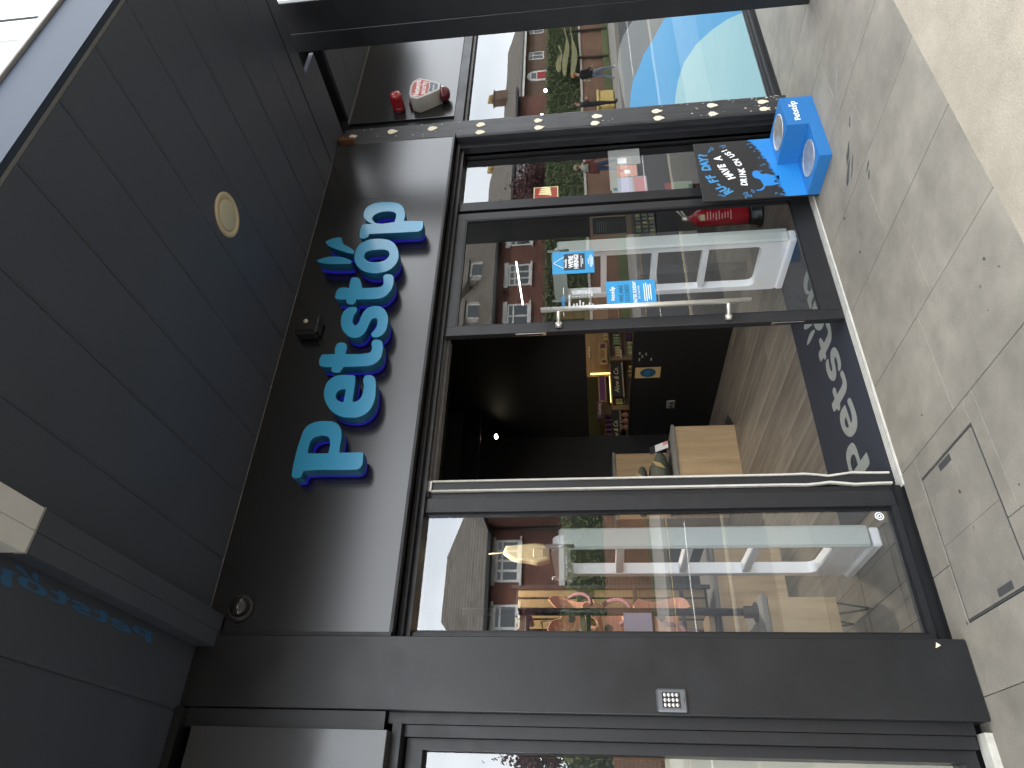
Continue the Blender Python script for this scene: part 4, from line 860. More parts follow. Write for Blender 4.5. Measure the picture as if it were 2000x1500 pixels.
table('low oak display table on black hairpin legs in the left shop window', .2, 1.16, 3.93, 4.35, .60, .20, True)
table('oak table with a grey top behind the gate in the left shop window', 1.2, 2.0, 5.3, 5.9, .62, .08)
# pipe and board rack
rk = thing('pipe_rack', 'black pipe rack with oak shelves standing on the window table', 'display rack', (1.12, 4.1, .6))
obj('upright', MB().tube((1.115, 4.07, .62), (1.115, 4.07, 2.3), .022, seg=14), M['black_plastic'], rk)
obj('flange', MB().lathe([(.055, 0), (.055, .012), (.034, .02), (.034, .07), (.024, .075)], (1.115, 4.07, .60), (0, 0, 1), 20), M['black_plastic'], rk)
for z in (1.945, 1.59, 1.225, .85):
    sh = obj('shelf', MB().box(.2, 1.13, 4.10, 4.34, z-.016, z+.016, .002), M['oak_x'], rk)
    obj('bracket', MB().tube((1.115, 4.07, z-.035), (1.115, 4.36, z-.035), .016, seg=10).tube((.2, 4.07, z-.035), (1.115, 4.07, z-.035), .014, seg=10), M['black_plastic'], rk)
# slatted oak display wall
sw = thing('slatted_display', 'oak slatted display wall with dark gaps behind the harnesses', 'display wall', (1.2, 5.25, .6))
obj('backing', MB().box(-.5, 1.62, 5.25, 5.28, .68, 2.12), M['black_wall'], sw)
for i in range(27): obj('slat', MB().box(-.5+i*.0785, -.5+i*.0785+.066, 5.228, 5.249, .70, 2.10, .003), M['oak_dark'], sw)
for z in (1.62, 1.20, .86): obj('rail', MB().box(-.5, 1.60, 5.19, 5.215, z, z+.03), M['black_plastic'], sw)
for x in (1.02, 1.60): obj('rail_upright', MB().box(x, x+.025, 5.19, 5.225, .66, 2.15), M['black_plastic'], sw)
# harnesses
def harness(label, p, s=1, flip=1):
    t = thing('dog_harness', label, 'dog harness', p, 'coral harnesses hung in the left window'); x, y_, z = p
    pts = [(-.10, .10), (-.06, .125), (-.02, .10), (.0, .055), (.03, .05), (.06, .085), (.10, .12), (.125, .10), (.12, .05), (.10, .0), (.085, -.06), (.10, -.115), (.06, -.13), (.04, -.09), (.0, -.075), (-.04, -.10), (-.055, -.135), (-.10, -.115), (-.105, -.05), (-.085, .02)]
    pts = [(a*s*flip, c_*s) for a, c_ in pts]
    b = placed(curvemesh([pts], .022, .006), (x, y_, z), X_, Z_)
    for v in b.bm.verts: v.co.y += 2.2*(v.co.x-x)**2-1.2*(v.co.z-z)**2
    obj('chest_panel', b, M['coral'], t, fix=False)
    b = MB(); n = 26
    for i in range(n):
        a0, a1 = R(200+200*i/n), R(200+200*(i+1)/n); b.tube((x+flip*.075*s+.06*s*math.cos(a0), y_+.02+.05*math.sin(a0)*s, z-.03*s+.075*s*math.sin(a0)), (x+flip*.075*s+.06*s*math.cos(a1), y_+.02+.05*math.sin(a1)*s, z-.03*s+.075*s*math.sin(a1)), .010*s, seg=8)
    obj('girth_strap', b, M['mauve'], t)
    obj('badge', MB().lathe([(.02*s, 0), (.02*s, .003)], (x-flip*.01, y_-.03, z+.0*s), (0, -1, 0), 14), M['black_plastic'], t)
    obj('hanger', MB().path([(x, y_, z+.06*s), (x, y_+.08, z+.17*s), (x, y_+.35, z+.17*s)], .004, 6), M['black_plastic'], t)
harness('coral dog harness hanging highest on the slatted wall in the left window', (1.285, 4.86, 1.68), 1.3)
harness('coral dog harness with a round black badge hanging at mid height in the left window', (1.20, 4.78, 1.43), 1.45)
harness('coral dog harness with mauve lining hanging low beside the pipe rack', (1.24, 4.72, 1.08), 1.4, -1)
harness('coral dog harness half hidden at the right edge of the left window', (1.05, 4.66, .93), .8)
one('price_card', MB().box(.86, 1.08, 3.96, 3.965, 1.20, 1.355), M['lilac_paper'], 'pale lilac price card clipped to the rack shelf in the left window', 'price card')
one('green_carton', MB().box(.80, 1.02, 4.12, 4.25, 1.622, 1.75, .003), M['cream_print'], 'small cream carton standing on an oak shelf of the pipe rack', 'carton')
tb = thing('tennis_ball', 'green ball on the lowest oak shelf in the left window', 'ball', (.98, 4.2, .79))
b = MB(); bmesh.ops.create_icosphere(b.bm, subdivisions=2, radius=.035, matrix=Matrix.Translation((.98, 4.2, .786))); obj('ball_shell', b, mat('green_felt', (.2, .27, .08), .9), tb)
cl_ = thing('canvas_bag', 'cream canvas treat bag hanging above the gate in the left window', 'bag', (1.82, 4.85, 1.9))
b = MB(); 
pts = [(1.72, 1.99), (1.735, 2.10), (1.775, 2.16), (1.80, 2.15), (1.81, 2.04), (1.815, 1.90), (1.80, 1.86), (1.72, 1.855), (1.705, 1.92)]
obj('bag_body', placed(curvemesh([pts], .05, .02), (0, 4.9, 0), X_, Z_), M['cream'], cl_, fix=False)
obj('bag_strap', MB().path([(1.78, 4.9, 2.14), (1.78, 4.93, 2.3)], .004, 6), M['cream'], cl_)
obj('bag_pocket', MB().box(1.725, 1.795, 4.85, 4.87, 1.875, 1.96, .008), M['cream'], cl_)
# pet cushions and card on the oak table
def cushion(label, x, y_, z, w, d, h):
    t = thing('pet_cushion', label, 'pet cushion', (x, y_, z)); b = MB(); tm = bmesh.new(); bmesh.ops.create_cube(tm, size=1)
    bmesh.ops.subdivide_edges(tm, edges=tm.edges[:], cuts=5, use_grid_fill=True)
    for v in tm.verts:
        p = v.co*2; k = (1-.35*abs(p.z)**3); rr_ = max(abs(p.x), abs(p.y)); sq = 1-.10*(abs(p.x)*abs(p.y))**2
        v.co = Vector((p.x*w/2*k*sq, p.y*d/2*k*sq, p.z*h/2*(1-.35*rr_**4)))
    for f in tm.faces: f.smooth = True
    b.join(tm, Matrix.Translation((x, y_, z+h/2))); obj('cushion_body', b, M['green_cloth'], t)
    tg = MB(); tg.prism([(x+.02, y_-d/2-.012, z+h*.35), (x+.085, y_-d/2-.012, z+h*.55), (x+.12, y_-d/2-.012, z+h*.95), (x+.055, y_-d/2-.012, z+h*.75)], (0, -.002, 0)); obj('kraft_tag', tg, M['kraft'], t)
cushion('sage green pet cushion with a kraft tag lying directly on the oak table', 3.25, 6.78, .656, .50, .46, .24)
cushion('sage green pet cushion with a kraft tag stacked on the other cushion', 3.14, 6.84, .885, .46, .44, .17)
cs_ = thing('card_stand', 'small upright printed card holder on the oak table corner', 'card holder', (3.55, 6.6, .656))
b = MB(); b.prism([(3.545, 6.6, .66), (3.635, 6.6, .66), (3.60, 6.68, .87), (3.51, 6.68, .87)], (0, .006, 0)); obj('holder', b, M['black_plastic'], cs_)
b = MB(); b.prism([(3.548, 6.597, .68), (3.630, 6.597, .68), (3.607, 6.655, .815), (3.525, 6.655, .815)], (0, .004, 0)); obj('white_card', b, M['paper'], cs_)
b = MB(); b.prism([(3.59, 6.593, .682), (3.628, 6.593, .682), (3.618, 6.617, .735), (3.58, 6.617, .735)], (0, .004, 0)); obj('pink_print', b, M['pink_print'], cs_)
# partition: poster and socket
xw = 4.468
wp = thing('wall_poster', 'kraft poster with a round blue emblem on the black partition', 'poster', (xw, 6.5, .69))
obj('sheet', MB().box(xw-.002, xw, 6.40, 6.61, .69, .975), M['kraft'], wp)
b = MB(); b.lathe([(.088, 0), (.088, .001)], (xw-.0021, 6.505, .83), (-1, 0, 0), 28); obj('emblem', b, M['dark_print'], wp)
for z in (.86, .845, .83, .815): obj('emblem_line', MB().box(xw-.0042, xw-.0032, 6.455, 6.555, z, z+.006), M['print_blue'], wp)
wn = thing('wall_lettering', 'small grey symbols printed on the black partition above the poster', 'wall lettering', (xw, 6.0, .9))
for (yy, zz) in ((6.10, .93), (6.16, .90), (6.12, .86), (6.22, .93), (6.22, .80)): obj('mark', MB().box(xw-.001, xw, yy, yy+.05, zz, zz+.016), M['paper_grey'], wn)
so_ = thing('wall_socket', 'square metal double socket on the black partition near the oak table', 'socket', (xw, 7.2, .52))
obj('face_plate', MB().box(xw-.012, xw, 7.11, 7.28, .475, .575, .004), M['alu'], so_)
for yy in (7.145, 7.215): obj('plug', MB().box(xw-.02, xw-.0122, yy, yy+.035, .50, .535, .003), M['black_plastic'], so_)
# ---- lit shelf wall beyond the partition (its front faces stand on y = 11)
ys = 11.0
sb = thing('shelf_wall', 'lit oak shelving with warm strip lights beyond the black partition', 'shelving', (7.5, ys, 0))
obj('back_panel', MB().box(5.0, 9.6, ys+.42, ys+.46, .3, 2.2), M['oak_x'], sb)
obj('moss_panel', MB().box(6.0, 7.52, ys+.06, ys+.10, 1.32, 1.9), M['peg'], sb)
obj('wood_panel', MB().box(7.545, 9.6, ys+.06, ys+.10, 1.08, 2.0), M['oak_x'], sb)
for x in (6.735, 7.88, 9.2): obj('divider', MB().box(x-.0, x+.11, ys+.0, ys+.4, .3, 1.075, .003), M['oak_x'], sb)
for z in (1.085, .855, .60, .40): obj('shelf', MB().box(5.2, 9.6, ys+.03, ys+.41, z-.02, z, .002), M['oak_x'], sb)
obj('led_strip', MB().box(7.592, 7.606, ys+.02, ys+.05, 1.09, 1.47), M['strip_led'], sb)
obj('led_strip', MB().box(6.9, 7.50, ys-.02, ys+.0, 1.10, 1.112), M['strip_led'], sb)
for x in (6.5, 8.2):  # area lights without fittings, added for the warm glow on the shelves
    l = bpy.data.lights.new('shelf_fill_light', 'AREA'); l.shape = 'RECTANGLE'; l.size = 1.6; l.size_y = .06; l.energy = .95; l.color = (1, .72, .36)
    o = bpy.data.objects.new('shelf_fill_light', l); COL.objects.link(o); o.parent = sb; o.location = (x-7.5, -.5, 2.05); o.rotation_euler = (R(38), 0, 0)
def sign(name, label, x0, x1, z0, z1, m, frame=None, y_=ys-.05):
    t = thing(name, label, 'shop sign board', ((x0+x1)/2, y_, z0)); obj('board', MB().box(x0, x1, y_, y_+.02, z0, z1), m, t)
    if frame:
        e = .022; obj('board_frame', MB().box(x0-e, x0, y_-.01, y_+.02, z0-e, z1+e).box(x1, x1+e, y_-.01, y_+.02, z0-e, z1+e).box(x0, x1, y_-.01, y_+.02, z0-e, z0).box(x0, x1, y_-.01, y_+.02, z1, z1+e), frame, t)
    return t
s1 = sign('shelf_sign', 'black shelf sign with cream script at the centre of the lit shelves', 7.01, 7.80, .868, 1.075, M['sign_black'], None, ys-.03)
writing('script', 'Alow & Co.', .125, (7.10, ys-.032, .935), M['script'], s1, bold=.004, sx=.98, upv=Vector((.25, 0, 1)))
s2 = sign('shelf_sign', 'black shelf sign with cream script cut off by the wall left of the centre sign', 5.90, 6.72, .965, 1.115, M['sign_black'], None, ys-.03)
writing('script', 'Alow & Co.', .115, (6.0, ys-.032, 1.005), M['script'], s2, bold=.004, sx=.9, upv=Vector((.25, 0, 1)))
s3 = sign('framed_board', 'blank purple board in a pale wooden frame above the black script sign', 6.915, 7.47, 1.205, 1.305, M['purple'], M['oak'])
s4 = sign('framed_board', 'wooden framed board with a dark animal print near the top right of the shelves', 7.79, 8.26, 1.15, 1.265, M['kraft'], M['oak'])
writing('lettering', 'WILD', .075, (7.91, ys-.052, 1.185), M['purple_dark'], s4, bold=.02)
obj('print', MB().box(8.15, 8.25, ys-.052, ys-.05, 1.16, 1.25).box(7.795, 7.86, ys-.052, ys-.05, 1.16, 1.23), M['purple_dark'], s4)
s5 = sign('card_sign', 'dark purple clothing sign left of the framed purple board', 6.52, 6.91, 1.27, 1.37, M['purple_dark'])
writing('lettering', 'Clothing', .075, (6.60, ys-.052, 1.30), M['paper'], s5)
# goods
random.seed(21)
goods = [('pale gold treat packets on the lit shelves', 'treat_packet', M['cream_print'], 'small pale gold treat packet standing in a row on the lit shelves'), ('green treat packets on the lit shelves', 'treat_packet', M['idgreen'], 'small green treat packet standing in a row on the lit shelves'), ('white price cubes on the lit shelves', 'price_cube', M['paper'], 'tiny white price cube along the edge of the lit shelves'), ('tan chew boxes on the lit shelves', 'chew_box', M['kraft'], 'small tan chew box on the lit shelves'), ('dark tins on the lit shelves', 'dark_tin', M['purple_dark'], 'small dark purple tin on the lit shelves')]
ORD = ['first', 'second', 'third', 'fourth', 'fifth', 'sixth', 'seventh', 'eighth', 'ninth', 'tenth', 'eleventh', 'twelfth']
rows = {}
def good(i, x, z, w, h, y_=ys+.02):
    g_, n_, m_, l_ = goods[i]; col = {0: 'pale gold', 1: 'green', 2: 'white', 3: 'tan', 4: 'dark purple'}[i]
    bay = 'right' if x > 7.85 else 'middle' if x > 6.85 else 'left'; lev = 'low' if z < .75 else 'middle' if z < 1.0 else 'high' if z < 1.3 else 'topmost'
    key = (i, bay, lev); rows[key] = rows.get(key, -1)+1
    one(n_, MB().box(x, x+w, y_, y_+.08, z, z+h, .004), m_, '%s %s %s from the left, %s shelf of %s lit bay' % (ORD[rows[key]], col, n_.replace('_', ' '), lev, bay), n_.replace('_', ' '), g_)
for k in range(7): good(1 if k % 2 else 0, 7.92+k*.063, .61, .05, .10)
for k in range(9): good(2, 7.92+k*.052, .585, .034, .026, ys-.02)
for k in range(5): good(0, 7.94+k*.062, .865, .045, .10)
for k in range(4): good(1, 8.28+k*.07, .865, .05, .12)
for k in range(4): good(2, 7.93+k*.05, .842, .03, .024, ys-.02)
for k in range(8): good(3, 7.02+k*.095, .61, .07, random.uniform(.09, .14))
for k in range(12): good(2, 7.02+k*.066, .842, .04, .022, ys-.04)
for k in range(3): good(1 if k == 1 else 0, 6.88+k*.04, .88, .034, .13)
for k in range(3): good(4, 8.40+k*.06, .61, .045, .12)
for k in range(4): good(0, 8.42+k*.07, 1.09, .05, .09)
for k in range(4): good(2, 8.0+k*.07, 1.46, .035, .03)
for k in range(6): good(2, 6.28+k*.075, .945, .035, .018, ys-.05)
for k in range(5): good(4, 6.2+k*.1, 1.10, .06, .13)
for k in range(3):
    tt = thing('plush_toy', ['coral plush toy on the left of the low lit shelf', 'coral plush toy in the middle of the low lit shelf', 'coral plush toy on the right of the low lit shelf'][k], 'plush toy', (6.38+k*.13, ys, .78))
    b = MB(); bmesh.ops.create_icosphere(b.bm, subdivisions=2, radius=.06, matrix=Matrix.Translation((6.38+k*.13, ys+.05, .85)) @ Matrix.Diagonal((1, .7, 1.3, 1)))
    obj('toy_body', b, M['coral'], tt)
    b = MB()
    for dx in (-.03, .03): bmesh.ops.create_icosphere(b.bm, subdivisions=1, radius=.025, matrix=Matrix.Translation((6.38+k*.13+dx, ys+.03, .935)))
    obj('toy_ears', b, M['coral'], tt)
ck = thing('chalk_board', 'black menu board in an oak frame deep inside behind the door glass', 'menu board', (8.44, 8.0, .8))
obj('board', MB().box(8.27, 8.66, 8.0, 8.02, .82, 1.35), M['sign_black'], ck)
obj('board_frame', MB().box(8.22, 8.27, 7.99, 8.03, .8, 1.395).box(8.66, 8.70, 7.99, 8.03, .8, 1.395).box(8.27, 8.66, 7.99, 8.03, 1.35, 1.395), M['oak'], ck)
for k in range(5): obj('chalk_line', MB().box(8.32, 8.56, 7.997, 7.9995, 1.27-k*.035, 1.28-k*.035), M['paper_grey'], ck)
gk = thing('goods_rack', 'pale rack of small boxed goods under the menu board behind the door glass', 'goods rack', (8.5, 7.9, .4))
obj('rack_back', MB().box(8.1, 8.9, 8.02, 8.05, .3, .80), M['oak_x'], gk)
for r_ in range(4): obj('rack_shelf', MB().box(8.1, 8.9, 7.85, 8.02, .36+r_*.11, .372+r_*.11), M['paper_grey'], gk)
for r_ in range(3):
    for k in range(8): one('boxed_good', MB().box(8.14+k*.09, 8.20+k*.09, 7.87, 7.95, .4725+r_*.11-.10, .44+r_*.11), [M['cream_print'], M['paper_grey'], M['idgreen']][(k+r_) % 3], '%s boxed item from the left on the %s rack shelf behind the door glass' % (ORD[k], ['lowest', 'middle', 'upper'][r_]), 'boxed goods', 'boxed goods on the rack')
obj('base_cupboard', MB().box(8.1, 8.9, 7.86, 8.05, 0, .33), M['black_wall'], gk)
plt = thing('potted_plant', 'leafy green plant behind the door glass below the closing notice', 'plant', (6.6, 8.6, .5))
b = MB(); random.seed(9)
for i in range(90):
    a = random.uniform(0, 6.28); l_ = random.uniform(.12, .3); d = Vector((math.cos(a), math.sin(a), random.uniform(.2, 1.4))).normalized(); p = Vector((6.6, 8.6, .55))+d*random.uniform(.02, .1); q = p+d*l_; s_ = d.cross(Z_).normalized()*.03
    b.poly([p, (p+q)/2+s_, q, (p+q)/2-s_])
obj('foliage', b, M['hedge'], plt); obj('pot', MB().lathe([(.08, 0), (.11, .5), (.11, .55)], (6.6, 8.6, 0), (0, 0, 1), 14), M['black_plastic'], plt)
# ================================================================== ACROSS THE STREET (seen in the glass)
def hip_roof(b, x0, x1, y0, y1, ze, zr, hl, hr, ov=.3):
    """eaves at ze, ridge at zr along x; hl / hr: how far the ridge stops short of each end (0 = gable)"""
    x0 -= ov; x1 += ov; y0 -= ov; y1 += ov; ym = (y0+y1)/2; z0 = ze-.05
    a, c, d, e = (x0, y0, z0), (x1, y0, z0), (x1, y1, z0), (x0, y1, z0); r0, r1 = (x0+hl, ym, zr), (x1-hr, ym, zr)
    for f in ((e, d, r1, r0), (c, a, r0, r1)): b.poly(f)
    b.poly((a, e, r0)) ; b.poly((d, c, r1)); b.poly((a, c, d, e)); return b
def house_window(t, xc, z0, w, h, y, cols=2, arched=False, head=True):
    f = MB(); e = .085
    f.box(xc-w/2, xc+w/2, y-.02, y+.04, z0, z0+e).box(xc-w/2, xc+w/2, y-.02, y+.04, z0+h-e, z0+h)
    for i in range(cols+1): x = xc-w/2+(w-e)*i/cols; f.box(x, x+e, y-.02, y+.038, z0+e, z0+h-e)
    f.box(xc-w/2+e, xc+w/2-e, y-.02, y+.036, z0+h*.68, z0+h*.68+e*.8)
    fo = obj('window', f, M['render_white'], t)
    obj('pane', MB().box(xc-w/2+.03, xc+w/2-.03, y+.002, y+.012, z0+.03, z0+h-.03), M['housepane'], fo)
    obj('curtain', MB().box(xc-w/2+.05, xc-w/2+w*.22, y-.1, y-.08, z0+.05, z0+h-.05).box(xc+w/2-w*.2, xc+w/2-.05, y-.1, y-.08, z0+.05, z0+h-.05), M['paper'], fo)
    if head:
        obj('lintel', MB().box(xc-w/2-.12, xc+w/2+.12, y+.0, y+.075, z0+h+.01, z0+h+.20), M['render_white'], t)
        obj('sill', MB().box(xc-w/2-.12, xc+w/2+.12, y+.0, y+.11, z0-.09, z0-.01), M['render_white'], t)
def chimney(t, x, y, z0, z1, pots=4, m='brick_brown'):
    c = obj('chimney', MB().box(x-.65, x+.65, y-.35, y+.35, z0, z1).box(x-.72, x+.72, y-.42, y+.42, z1, z1+.12), M[m], t)
    for i in range(pots): obj('chimney_pot', MB().lathe([(.13, 0), (.10, .3), (.115, .42), (.09, .45), (0, .45)], (x-.48+i*.96/max(1, pots-1), y, z1+.12), (0, 0, 1), 12), M['kraft'], c)
def house(label, x0, x1, yf, depth, ze, zr, hl, hr, brick, wins):
    t = thing('brick_house', label, 'house', ((x0+x1)/2, yf-depth/2, 0))
    obj('wall', MB().box(x0, x1, yf-depth, yf, 0, ze-.06), M[brick], t)
    obj('roof', hip_roof(MB(), x0, x1, yf-depth, yf, ze, zr, hl, hr), M['roof'], t)
    obj('gutter', MB().box(x0-.3, x1+.3, yf+.30, yf+.42, ze-.14, ze-.02), M['black_plastic'], t)
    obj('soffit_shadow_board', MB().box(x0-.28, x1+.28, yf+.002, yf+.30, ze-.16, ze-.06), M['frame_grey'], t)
    for w in wins: house_window(t, *w)
    return t
hA = house('dark red brick house with a long brown tiled hip roof opposite the left window', 4.3, 12.6, -17, 7, 5.34, 7.65, 3.0, 3.2, 'brick_dark',
      [(8.25, 4.2, 1.55, .86, -17.0, 4), (5.9, 4.2, 1.55, .86, -17.0, 2), (8.25, 1.5, 1.55, 1.1, -17.0, 4), (5.9, 1.5, 1.55, 1.1, -17, 2)])
obj('wall', MB().box(9.5, 12.6, -16.999, -15.6, 0, 5.28), M['brick_dark'], hA)
obj('roof', hip_roof(MB(), 9.5, 12.6, -18.5, -15.6, 5.34, 6.5, 1.5, 1.5), M['roof'], hA)
obj('downpipe', MB().tube((9.42, -16.9, 0), (9.42, -16.9, 5.3), .045, seg=8), M['black_plastic'], hA)
house_window(hA, 11.0, 4.2, 1.5, .86, -15.6, 3)
chimney(hA, 5.5, -20.5, 6.4, 7.9, 2)
hB = house('dark red brick house with two roof dormers opposite the doorway', 15.2, 26.6, -17, 8.5, 5.72, 10.2, 1.0, 1.4, 'brick_dark',
      [(22.0, 4.05, 1.35, 1.02, -17, 3), (19.55, 4.05, 1.35, 1.02, -17, 2), (17.0, 4.05, 1.35, 1.02, -17, 2), (24.6, 4.05, 1.35, 1.02, -17, 3), (22.0, 1.9, 1.4, 1.1, -17, 3), (19.55, 1.9, 1.4, 1.1, -17, 3)])
obj('security_lamp', MB().lathe([(.06, 0), (.09, .1), (.06, .2)], (20.9, -16.95, 5.25), (0, 1, 0), 12), M['black_plastic'], hB)
for xd in (20.35, 23.0, 17.6):
    d = obj('dormer', MB().box(xd-.62, xd+.62, -19.4, -17.55, 6.05, 7.15), M['kraft'] if False else M['stone'], hB)
    rb = MB(); hip_roof(rb, xd-.62, xd+.62, -20.2, -17.55, 7.2, 7.95, 0, 0, .16)
    obj('dormer_roof', rb, M['roof'], d)
    obj('dormer_window', MB().box(xd-.45, xd+.45, -17.56, -17.50, 6.2, 6.26).box(xd-.45, xd+.45, -17.56, -17.50, 7.0, 7.08).box(xd-.45, xd-.38, -17.56, -17.5, 6.26, 7.0).box(xd+.38, xd+.45, -17.56, -17.5, 6.26, 7.0), M['render_white'], d)
    obj('dormer_pane', MB().box(xd-.38, xd+.38, -17.54, -17.53, 6.26, 7.0), M['housepane'], d)
hC = house('weathered brick house with a white framed window behind the red leaved tree', 27.6, 37.0, -17.5, 7, 5.2, 7.15, .4, 3.6, 'brick_dark',
      [(30.1, 4.0, 1.3, .85, -17.5, 2), (33.6, 4.0, 1.3, .85, -17.5, 2)])
chimney(hC, 34.9, -20.8, 5.6, 6.75, 4)
hD = house('brown brick house with a red arched doorway furthest along the street', 39.5, 60, -24, 8, 5.85, 7.8, .5, .5, 'brick_brown',
      [(46.1, 4.25, 1.0, 1.15, -24, 2, False, False), (52.2, 4.15, .95, 1.2, -24, 2, False, False), (56, 4.2, 1, 1.2, -24, 2, False, False), (42.6, 4.2, 1.0, 1.2, -24, 2, False, False)])
chimney(hD, 52.3, -27.5, 7.0, 8.6, 4)
b = MB(); ar = [(48.65, 3.6), (50.15, 3.6), (50.15, 4.7)]+[(49.4+.75*math.cos(R(a)), 4.7+.75*math.sin(R(a))) for a in range(15, 180, 15)]+[(48.65, 4.7)]
obj('door_surround', placed(curvemesh([ar], .14, smooth=False), (0, -23.97, 0), X_, Z_), M['render_white'], hD, fix=False)
for o in [hD.children[-1]]:
    for v in o.data.vertices: pass
obj('front_door', MB().box(48.95, 49.85, -23.9, -23.86, 3.4, 4.62), M['firesign'], hD)
obj('fanlight', placed(curvemesh([[(49.4+.55*math.cos(R(a)), 4.72+.55*math.sin(R(a))) for a in range(0, 181, 15)]], .03, smooth=False), (0, -23.88, 0), -X_, Z_) if False else MB().box(49.0, 49.8, -23.9, -23.87, 4.72, 5.1), M['housepane'], hD)
obj('eaves_board', MB().box(39.2, 60.3, -23.9, -23.55, 5.55, 5.7), M['render_white'], hD)
hE = house('plain brick house half hidden at the far left of the street', -34, -15, -17, 7, 5.3, 7.4, 2, 2, 'brick_dark', [(-20, 4.2, 1.5, .9, -17, 3), (-25, 4.2, 1.5, .9, -17, 3)])
# garden wall and hedge
gw = thing('garden_wall', 'low weathered red brick garden wall under the long hedge across the road', 'garden wall', (25, -11.5, 0))
obj('wall_face', MB().box(12.5, 60, -11.75, -11.5, 0, 1.32), M['brick_red'], gw); obj('coping', MB().box(12.5, 60, -11.8, -11.45, 1.32, 1.42), M['stone'], gw)
obj('moss_foot', MB().box(12.5, 60, -11.5, -11.42, 0, .32), M['hedge'], gw)
hg = thing('hedge', 'long clipped dark green hedge above the brick garden wall across the road', 'hedge', (25, -12.2, 1.3))
obj('hedge_body', MB().box(13, 60, -13.0, -11.95, 1.2, 2.88), M['hedge_core'], hg)
random.seed(4)
def leaves(n, pt, s0, s1, out=None):
    V, F = [], []
    for i in range(n):
        p, nrm = pt(); p = Vector(p); d = (Vector(nrm)+Vector((random.gauss(0, .6), random.gauss(0, .6), random.gauss(0, .6)))).normalized()
        u = d.orthogonal().normalized(); u.rotate(Matrix.Rotation(random.uniform(0, 6.28), 3, d)); w = d.cross(u); s = random.uniform(s0, s1); k = len(V)
        V += [p-u*s, p+w*s*.55, p+u*s, p-w*s*.55]; F.append((k, k+1, k+2, k+3))
    me = bpy.data.meshes.new('leaves'); me.from_pydata([tuple(v) for v in V], [], F); return me
def leafobj(name, me, m, t):
    off = wloc(t)
    me.transform(Matrix.Translation(-off)); return link(name, me, m, t)
def hedgept():
    r = random.random(); x = random.uniform(13, 60)
    if r < .62: return (x, -11.9+random.gauss(0, .05), random.uniform(1.2, 2.95)), (0, 1, .3)
    return (x, random.uniform(-12.9, -11.9), 2.92+random.gauss(0, .06)), (0, .2, 1)
o = leafobj('leaf_cover', leaves(42000, hedgept, .03, .065), M['hedge'], hg); o['kind'] = 'stuff'
h2 = thing('hedge', 'shorter rounded green hedge below the windows of the house opposite the left window', 'hedge', (7, -13, 0))
obj('hedge_body', MB().box(-8, 12.2, -13.2, -12.2, 0, 2.2, .15), M['hedge_core'], h2)
def h2pt():
    r = random.random(); x = random.uniform(-8, 12.2)
    if r < .6: return (x, -12.15+random.gauss(0, .07), random.uniform(.2, 2.35)), (0, 1, .3)
    return (x, random.uniform(-13.2, -12.1), 2.28+.15*math.sin(x*1.7)+random.gauss(0, .08)), (0, .2, 1)
o = leafobj('leaf_cover', leaves(14000, h2pt, .035, .07), M['hedge'], h2); o['kind'] = 'stuff'
one('garden_fence', MB().box(-20, 12.5, -11.72, -11.6, 0, 1.25), M['brick_red'], 'low brick wall before the hedge opposite the left window', 'garden wall')
def tree(label, x, y, h, cr, leafm, n, seed):
    random.seed(seed); t = thing('tree', label, 'tree', (x, y, 0)); b = MB(); tips = []
    b.tube((x, y, 0), (x+.05, y, h*.45), .13, .09, 8)
    for i in range(9):
        a = random.uniform(0, 6.28); e = random.uniform(.5, 1.2); l_ = cr*random.uniform(.6, 1.0); p = Vector((x+.05, y, h*random.uniform(.35, .5))); q = p+Vector((math.cos(a)*math.cos(e), math.sin(a)*math.cos(e), math.sin(e)))*l_
        b.tube(p, q, .05, .02, 6); tips.append(q)
        for k in range(3):
            r_ = q+Vector((random.gauss(0, 1), random.gauss(0, 1), random.gauss(.4, .6))).normalized()*cr*random.uniform(.3, .5); b.tube(q, r_, .02, .008, 5); tips.append(r_)
    obj('trunk', b, M['bark'], t)
    def pt():
        c = random.choice(tips); d = Vector((random.gauss(0, 1), random.gauss(0, 1), random.gauss(0, 1))); return c+d*cr*.17, d
    o = leafobj('crown', leaves(n, pt, .05, .10), leafm, t); return t
tree('dark red leaved tree before the brick house seen in the narrow window', 25.3, -14.6, 5.0, 1.7, M['redleaf'], 5200, 3)
tree('small dark red leaved tree at the left end of the house opposite the left window', 5.35, -14.2, 5.7, 1.0, M['redleaf'], 1900, 8)
tree('bare looking green tree rising behind the house roof opposite the left window', 5.0, -26, 8.3, 1.3, M['hedge'], 1200, 12)
tree('dark red leaved tree at the far left of the street left of the tiled house', 1.7, -14.6, 5.3, 1.5, M['redleaf'], 4200, 15)
# timber wave sculpture by the hedge, yellow bin, wires
wv = thing('wavy_boards', 'three pale wavy timber boards stacked before the dark hedge across the road', 'garden sculpture', (31, -11.4, 1.5))
for k, (z, x0, x1) in enumerate(((2.33, 29.3, 31.4), (2.05, 28.9, 33.6), (1.72, 28.7, 33.6))):
    b = MB(); n = 22
    for i in range(n):
        fa, fb = i/n, (i+1)/n; g_ = lambda f: (x0+(x1-x0)*f, z+.07*math.sin(f*7+k), .11*math.sin(math.pi*min(1, f*1.6+.02))**.5+.02)
        (xa, za, ha), (xb, zb, hb) = g_(fa), g_(fb); b.prism([(xa, -11.4, za-ha), (xb, -11.4, zb-hb), (xb, -11.4, zb+hb), (xa, -11.4, za+ha)], (0, .09, 0))
    obj('wavy_board', b, M['wave'], wv)
obj('prop', MB().box(30.3, 30.4, -11.45, -11.36, .0, 2.3).box(32.6, 32.7, -11.45, -11.36, 0, 2.1), M['bark'], wv)
gb = thing('grit_bin', 'yellow grit bin on the far pavement beside the person in black', 'grit bin', (26.0, -11.0, 0))
